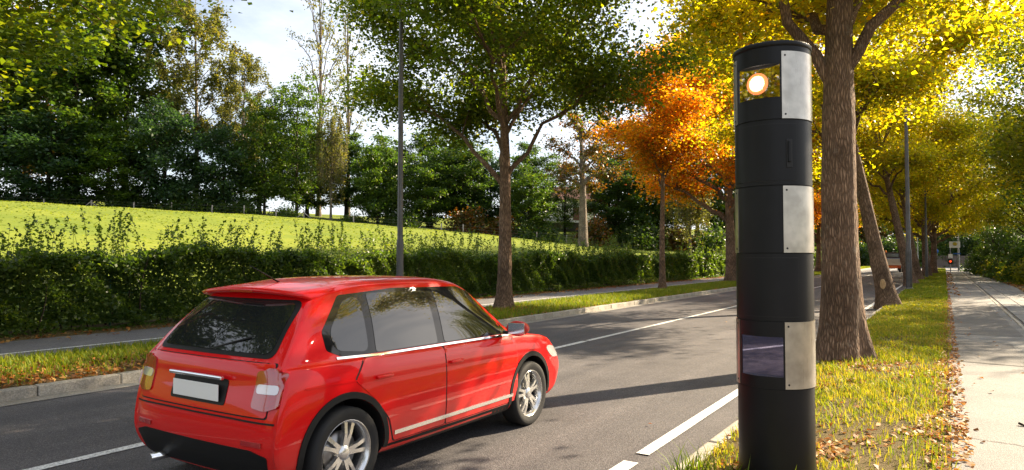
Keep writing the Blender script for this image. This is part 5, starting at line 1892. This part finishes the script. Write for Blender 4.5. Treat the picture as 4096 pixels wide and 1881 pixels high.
def lamp_post(loc, label, h=9.6, r=0.085, mat=None, rz=0.0):
    mat = mat or M['lamp_grey']
    e = empty('street_lamp', loc, rz, label, 'street lamp', 'street lamps along the road')
    lathe('pole', [(r * 1.0, -0.1), (r * 1.0, 1.9), (r * 0.98, 1.96), (r * 0.80, 2.02), (r * 0.62, h * 0.75), (r * 0.45, h)], mat, e, 20)
    lathe('base_collar', [(r * 1.0, 0.14), (r * 1.35, 0.10), (r * 1.4, 0.0), (r * 1.4, -0.05)], mat, e, 20)
    box('access_door', (0, -r - 0.001, 0.95), (r * 1.0, 0.012, 0.42), mat, e, 0.004)
    bm = bmesh.new()
    bm_box(bm, (0.42, 0, h + 0.05), (0.78, 0.26, 0.11), 0.04, None, 2)
    mobj('lamp_head', bm_mesh('lamp_head', bm, mat), e)
    box('lamp_lens', (0.46, 0, h - 0.012), (0.56, 0.18, 0.02), M['lamp_glass'], e, 0.006)
    return e


lamp_post((-11.35, 12.75, VZ), 'dark lamp post rising behind the red car roof', 9.6, 0.088, None, 0.0)
lamp_post((-1.50, 38.6, 0.10), 'dark lamp post among the right verge trunks', 9.6, 0.135, None, math.pi)
lamp_post((-1.20, 61.5, 0.10), 'slim lamp post between the distant right verge trunks', 9.0, 0.10, None, math.pi)
lamp_post((1.45, 100.0, 0.05), 'pale lamp post by the bus stop sign', 7.2, 0.09, M['lamp_pale'], math.pi)
lamp_post((-3.0, 104.0, 0.05), 'pale lamp post at the far road bend', 6.0, 0.09, M['lamp_pale'], math.pi)
lamp_post((-11.9, 66.0, 0.10), 'lamp post seen just right of the big trunk across the road', 8.0, 0.10, None, 0)

# ------------------------------------------------------------------ pasture fence at the top of the meadow
M['post_wood'] = simple('weathered_post', (0.34, 0.30, 0.25), 0.9, 0, 0.2, 0.6, 30, 0.3, 8)
M['wire'] = simple('fence_wire', (0.25, 0.24, 0.23), 0.5, 0.7)
fe = empty('pasture_fence', (-60, 58, 0), 0, 'weathered post and wire fence along the upper meadow edge', 'fence')
POSTS = [(-90.4, 29.4), (-83.48, 35.7), (-80.11, 38.97), (-77.02, 41.99), (-74.22, 44.73), (-71.12, 47.73), (-68.54, 50.16), (-65.87, 52.49), (-63.5, 54.54), (-59.15, 58.29), (-55.0, 62.0), (-51.56, 65.32), (-49.6, 67.12), (-46.0, 70.2), (-42.72, 73.12), (-39.84, 75.55), (-37.69, 77.34), (-34.0, 80.5), (-30.48, 83.82), (-26.0, 88.0)]
pz = []
for q, (x, y) in enumerate(POSTS):
    z = float(terrain_z(x, y))
    pz.append(z)
    hgt = 1.15 * rw.uniform(0.9, 1.12)
    o = cyl('post', (x + 60, y - 58, z - 0.3), (x + 60 + rw.uniform(-.05, .05), y - 58 + rw.uniform(-.05, .05), z + hgt), 0.085, 0.075, M['post_wood'], fe, 10)
    if q in (2, 8):
        for s in (-1, 1):
            cyl('brace', (x + 60 + s * 0.75, y - 58 + s * 0.68, z + 0.02), (x + 60, y - 58 - 0.08, z + hgt * 0.8), 0.05, 0.05, M['post_wood'], fe, 8)
for hh in (0.35, 0.7, 1.02):
    T = Tubes()
    P = np.array([(x + 60, y - 58 - 0.09, z + hh) for (x, y), z in zip(POSTS, pz)])
    T.add(P, np.full(len(P), 0.006), 4)
    mobj('wire', T.mesh('wire', M['wire']), fe)
# green wire mesh fence inside the hedge
M['fence_green'] = simple('green_fence_post', (0.03, 0.10, 0.06), 0.5)
gf = empty('hedge_fence', (-15.75, 20, 0), 0, 'green wire fence standing inside the hedge', 'fence')
for q in range(14):
    cyl('post', (0, -14 + q * 2.5 - 0.4, 0), (0, -14 + q * 2.5 - 0.4, 1.35), 0.024, 0.024, M['fence_green'], gf, 8)
for hh in (0.3, 0.6, 0.9, 1.2):
    cyl('wire', (0.03, -15, hh), (0.03, 19, hh), 0.004, 0.004, M['fence_green'], gf, 4)

# ------------------------------------------------------------------ white house beyond the meadow
M['render'] = simple('house_render', (0.78, 0.76, 0.72), 0.85, 0, 0.2, 0.15, 20, 0.06, 0.6)
M['roof'] = simple('roof_tiles', (0.16, 0.075, 0.055), 0.8, 0, 0.3, 0.6, 12, 0.25, 2)
M['frame_white'] = simple('white_frame', (0.75, 0.75, 0.73), 0.4)
M['pane'] = simple('window_pane', (0.03, 0.035, 0.04), 0.05, 0, 0.8)
M['stone_wall'] = simple('grey_garden_wall', (0.17, 0.16, 0.17), 0.9, 0, 0.2, 0.8, 8, 0.3, 3)
hx, hy = -54.0, 103.0
hz = float(terrain_z(hx, hy))
ho = empty('house', (hx, hy, hz), R(32), 'small white house between the trunks beyond the meadow', 'house')
box('wall', (0, 0, 1.6), (8.5, 6.5, 4.0), M['render'], ho)
bm = bmesh.new()
pr = [(-4.7, -3.75, 3.5), (4.7, -3.75, 3.5), (4.7, 0, 5.9), (-4.7, 0, 5.9), (-4.7, 3.75, 3.5), (4.7, 3.75, 3.5)]
vv = [bm.verts.new(p) for p in pr]
for f in ((0, 1, 2, 3), (3, 2, 5, 4), (0, 3, 4), (1, 5, 2)):
    bm.faces.new([vv[k] for k in f])
rf = mobj('roof', bm_mesh('roof', bm, M['roof']), ho)
box('chimney', (1.8, 1.0, 5.9), (0.6, 0.6, 1.5), M['roof'], rf)
for wx in (-2.9, -0.8, 2.9):
    wi = box('window', (wx, -3.26, 1.9), (1.25, 0.08, 1.25), M['frame_white'], ho)
    for s in (-1, 1):
        box('pane', (wx + s * 0.29, -3.31, 1.9), (0.5, 0.04, 1.05), M['pane'], wi)
dr_ = box('door', (1.1, -3.26, 1.1), (1.0, 0.08, 2.1), M['roof'], ho)
box('handle', (1.45, -3.32, 1.05), (0.12, 0.05, 0.03), M['chrome'], dr_)
gw = empty('garden_wall', (-45.3, 92.5, float(terrain_z(-45.3, 92.5))), R(36), 'low grey garden wall in front of the white house', 'wall')
for q in range(5):
    box('wall_panel', (-5.2 + q * 2.6, 0, 0.55), (2.57, 0.22, 1.5 + 0.02 * (q % 2)), M['stone_wall'], gw, 0.01)
box('coping', (0, 0, 1.345), (13.2, 0.3, 0.06), M['stone_wall'], gw, 0.01)

# ------------------------------------------------------------------ garden wall right of the pavement
M['brown_wall'] = simple('brown_wall', (0.12, 0.085, 0.065), 0.9, 0, 0.2, 0.5, 25, 0.3, 2)
bw = empty('boundary_wall', (5.6, 42.0, 0.15), 0, 'plain brown boundary wall behind the right hand shrubs', 'wall')
for q in range(5):
    box('wall_panel', (0, -6 + q * 2.5, 1.15), (0.2, 2.46, 2.3), M['brown_wall'], bw, 0.012)
    box('pier', (-0.06, -7.24 + q * 2.5, 1.22), (0.34, 0.3, 2.5), M['brown_wall'], bw, 0.015)
# plank fence closing the footpath
M['plank'] = simple('grey_plank', (0.16, 0.13, 0.11), 0.9, 0, 0.2, 0.4, 30, 0.3, 4)
pf = empty('plank_fence', (2.5, 132.0, 0.0), 0, 'grey plank fence across the end of the footpath', 'fence')
bm = bmesh.new()
bm_box(bm, (0, 0, 1.0), (0.29, 0.03, 2.0), 0.005)
pm = bm_mesh('plank', bm, M['plank'])
for q in range(34):
    o = mobj('plank', pm, pf)
    o.location = (-5 + q * 0.305, rw.uniform(-.01, .01), rw.uniform(-.03, .03))
box('rail', (0.05, 0.05, 0.5), (10.4, 0.05, 0.09), M['plank'], pf)
box('rail', (0.05, 0.05, 1.5), (10.4, 0.05, 0.09), M['plank'], pf)

# ------------------------------------------------------------------ truck far down the road
M['truck_dark'] = simple('truck_dark_red', (0.035, 0.012, 0.012), 0.45)
M['truck_orange'] = simple('truck_orange', (0.62, 0.13, 0.02), 0.45)
M['truck_side'] = simple('dropside_metal', (0.50, 0.46, 0.38), 0.5, 0.3, var=0.15)
tk = empty('truck', (-5.15, 88.0, 0.03), 0, 'small flatbed truck with ribbed tailboard and orange beacon', 'truck')
cab = box('cab', (0, 4.0, 1.35), (1.90, 1.7, 1.85), M['truck_dark'], tk, 0.10, None, 2)
box('rear_cab_window', (0, 3.14, 1.86), (1.30, 0.03, 0.48), M['pane'], cab, 0.02)
bd = box('bed', (0, 1.2, 0.86), (2.06, 3.9, 0.10), M['truck_side'], tk, 0.01)
for q in range(6):
    box('tailboard_rib', (0, -0.76, 0.98 + q * 0.105), (2.06, 0.035 + 0.012 * (q % 2), 0.098), M['truck_side'], bd, 0.012)
for s in (-1, 1):
    box('side_board', (s * 1.03, 1.2, 1.23), (0.035, 3.86, 0.62), M['truck_side'], bd, 0.01)
    box('tail_light', (s * 0.82, -0.76, 0.62), (0.30, 0.05, 0.11), M['tail'], tk, 0.01)
    box('mud_flap', (s * 0.80, 0.1, 0.40), (0.36, 0.03, 0.40), M['rubber'], tk)
    for yy_ in (0.55, 4.0):
        w_ = empty('wheel', (s * 0.86, yy_, 0.36), 0, parent=tk)
        lathe('tyre', [(0.2, -0.11), (0.33, -0.12), (0.36, -0.09), (0.36, 0.09), (0.33, 0.12), (0.2, 0.11)], M['rubber'], w_, 24, 'X')
        lathe('rim', [(0.0, s * 0.06), (0.14, s * 0.07), (0.20, s * 0.10), (0.20, -s * 0.1)], M['alloy'], w_, 20, 'X')
box('headboard', (0, 3.06, 1.6), (2.0, 0.06, 1.35), M['truck_dark'], tk, 0.02)
box('headboard_window', (0, 3.02, 1.92), (1.25, 0.03, 0.42), M['pane'], tk, 0.02)
box('rear_beam', (0, -0.70, 0.62), (2.02, 0.10, 0.30), M['truck_orange'], tk, 0.015)
box('chassis', (0, 2.0, 0.60), (0.85, 5.2, 0.22), M['car_black'], tk, 0.02)
box('stripe', (0, -0.79, 1.575), (1.9, 0.012, 0.05), simple('stripe_blue', (0.05, 0.12, 0.35), 0.4), bd)
bq = lathe('beacon', [(0.0, 2.50), (0.07, 2.49), (0.085, 2.44), (0.085, 2.33), (0.10, 2.32), (0.10, 2.27)], M['amber'], tk, 16)
bq.location = (-0.72, 3.6, 0)

# ------------------------------------------------------------------ signs and signal by the bus stop
M['sign_white'] = simple('sign_white', (0.80, 0.80, 0.78), 0.4)
M['sign_yellow'] = simple('sign_yellow', (0.80, 0.55, 0.02), 0.4)
M['sign_green'] = simple('sign_green', (0.02, 0.20, 0.06), 0.4)
M['sign_blue'] = simple('sign_blue', (0.02, 0.12, 0.50), 0.4)
M['sign_back'] = simple('sign_black', (0.02, 0.02, 0.02), 0.5)
bs = empty('bus_stop_sign', (0.95, 92.0, 0.10), R(6), 'white bus stop sign with a yellow disc on a grey post', 'sign')
cyl('post', (0.30, 0, 0), (0.30, 0, 3.9), 0.04, 0.04, M['lamp_pale'], bs, 12)
cyl('post', (-0.42, 0, 0), (-0.42, 0, 3.4), 0.035, 0.035, M['lamp_pale'], bs, 12)
sb = box('sign_board', (0, -0.06, 3.05), (1.05, 0.05, 0.72), M['sign_white'], bs, 0.02)
dk = lathe('disc', [(0.0, 0.012), (0.215, 0.012), (0.215, 0.0)], M['sign_green'], sb, 32)
dk.location = (0.02, -0.086, 3.13)
dk.rotation_euler = (R(90), 0, 0)
dk = lathe('disc_face', [(0.0, 0.012), (0.185, 0.012), (0.185, 0.0)], M['sign_yellow'], sb, 32)
dk.location = (0.02, -0.092, 3.13)
dk.rotation_euler = (R(90), 0, 0)
for (x, z, w, h) in ((-0.05, 3.13, 0.035, 0.20), (0.09, 3.13, 0.035, 0.20), (0.02, 3.13, 0.14, 0.035)):
    box('letter_stroke', (x, -0.108, z), (w, 0.006, h), M['sign_green'], sb)
box('timetable', (-0.42, -0.06, 1.75), (0.42, 0.05, 0.48), M['sign_white'], bs, 0.01)
box('name_plate', (0.20, -0.06, 2.03), (0.75, 0.03, 0.12), M['sign_blue'], bs, 0.005)
tl_ = empty('pedestrian_signal', (0.50, 91.0, 0.10), R(6), 'pedestrian signal showing red below the bus stop sign', 'traffic light')
cyl('post', (0, 0, 0), (0, 0, 1.6), 0.04, 0.04, M['lamp_pale'], tl_, 10)
sh = box('housing', (0, -0.03, 1.16), (0.46, 0.22, 0.62), M['sign_back'], tl_, 0.03)
mr_, N_, L_, b_ = new_mat('signal_red')
b_.inputs['Base Color'].default_value = (0.8, 0.03, 0.01, 1)
b_.inputs['Emission Color'].default_value = (1, 0.06, 0.01, 1)
b_.inputs['Emission Strength'].default_value = 0.8
o = lathe('red_lens', [(0.0, 0.02), (0.08, 0.015), (0.10, 0.0)], mr_, sh, 20)
o.location = (0, -0.142, 1.16)
o.rotation_euler = (R(90), 0, 0)
br = empty('round_sign', (-1.0, 103.0, 0.05), R(4), 'round blue path sign on a thin post', 'sign')
cyl('post', (0, 0, 0), (0, 0, 2.6), 0.035, 0.035, M['lamp_pale'], br, 10)
o = lathe('disc', [(0.0, 0.015), (0.33, 0.015), (0.33, 0.0)], M['sign_blue'], br, 32)
o.location = (0, -0.04, 2.45)
o.rotation_euler = (R(90), 0, 0)
box('symbol', (0, -0.062, 2.45), (0.08, 0.008, 0.36), M['sign_white'], br)
box('supplementary_plate', (0, -0.045, 2.02), (0.36, 0.02, 0.26), M['sign_white'], br)
bk = empty('beacon_post', (-3.05, 101.5, 0.05), 0, 'black and white striped beacon sign at the far road edge', 'sign')
cyl('post', (0, 0, 0), (0, 0, 1.5), 0.03, 0.03, M['lamp_pale'], bk, 8)
bb = box('board', (0, -0.04, 0.95), (0.32, 0.03, 1.1), M['sign_white'], bk, 0.01)
for q in range(3):
    box('stripe', (0, -0.06, 0.62 + q * 0.34), (0.34, 0.01, 0.13), M['sign_back'], bb, 0, Matrix.Rotation(R(25), 3, 'Y'))

# ------------------------------------------------------------------ twigs on the footpath
TW = [(0.66, 8.05, 0.9, 0.22, 0.012, 'dark forked twig lying on the sunny footpath'), (0.98, 6.92, 0.3, 0.11, 0.006, 'short thin twig near the crack in the footpath'), (0.12, 12.85, 2.6, 0.16, 0.010, 'small twig at the grass edge of the footpath'), (0.82, 7.6, 1.8, 0.08, 0.005, 'tiny pale twig right of the forked one')]
for (x, y, a, L_2, r_, lab) in TW:
    T = Tubes()
    d = np.array([math.cos(-a * 0.6), math.sin(-a * 0.6), 0])
    P = np.stack([d * t * L_2 + np.array([0, 0, r_ + 0.006 * math.sin(t * 9)]) + np.array([-d[1], d[0], 0]) * 0.012 * math.sin(t * 7) for t in np.linspace(-0.5, 0.5, 8)])
    T.add(P, r_ * np.linspace(1, 0.4, 8), 6)
    T.add(np.stack([P[4], P[4] + d * L_2 * 0.25 + np.array([-d[1], d[0], 0.1]) * L_2 * 0.16]), r_ * np.array([0.6, 0.3]), 5)
    o = mobj('twig', T.mesh('twig', M['bark_dark']), None, label=lab, category='twig', group='twigs on the footpath')
    o.location = (x, y, PZ + 0.002)
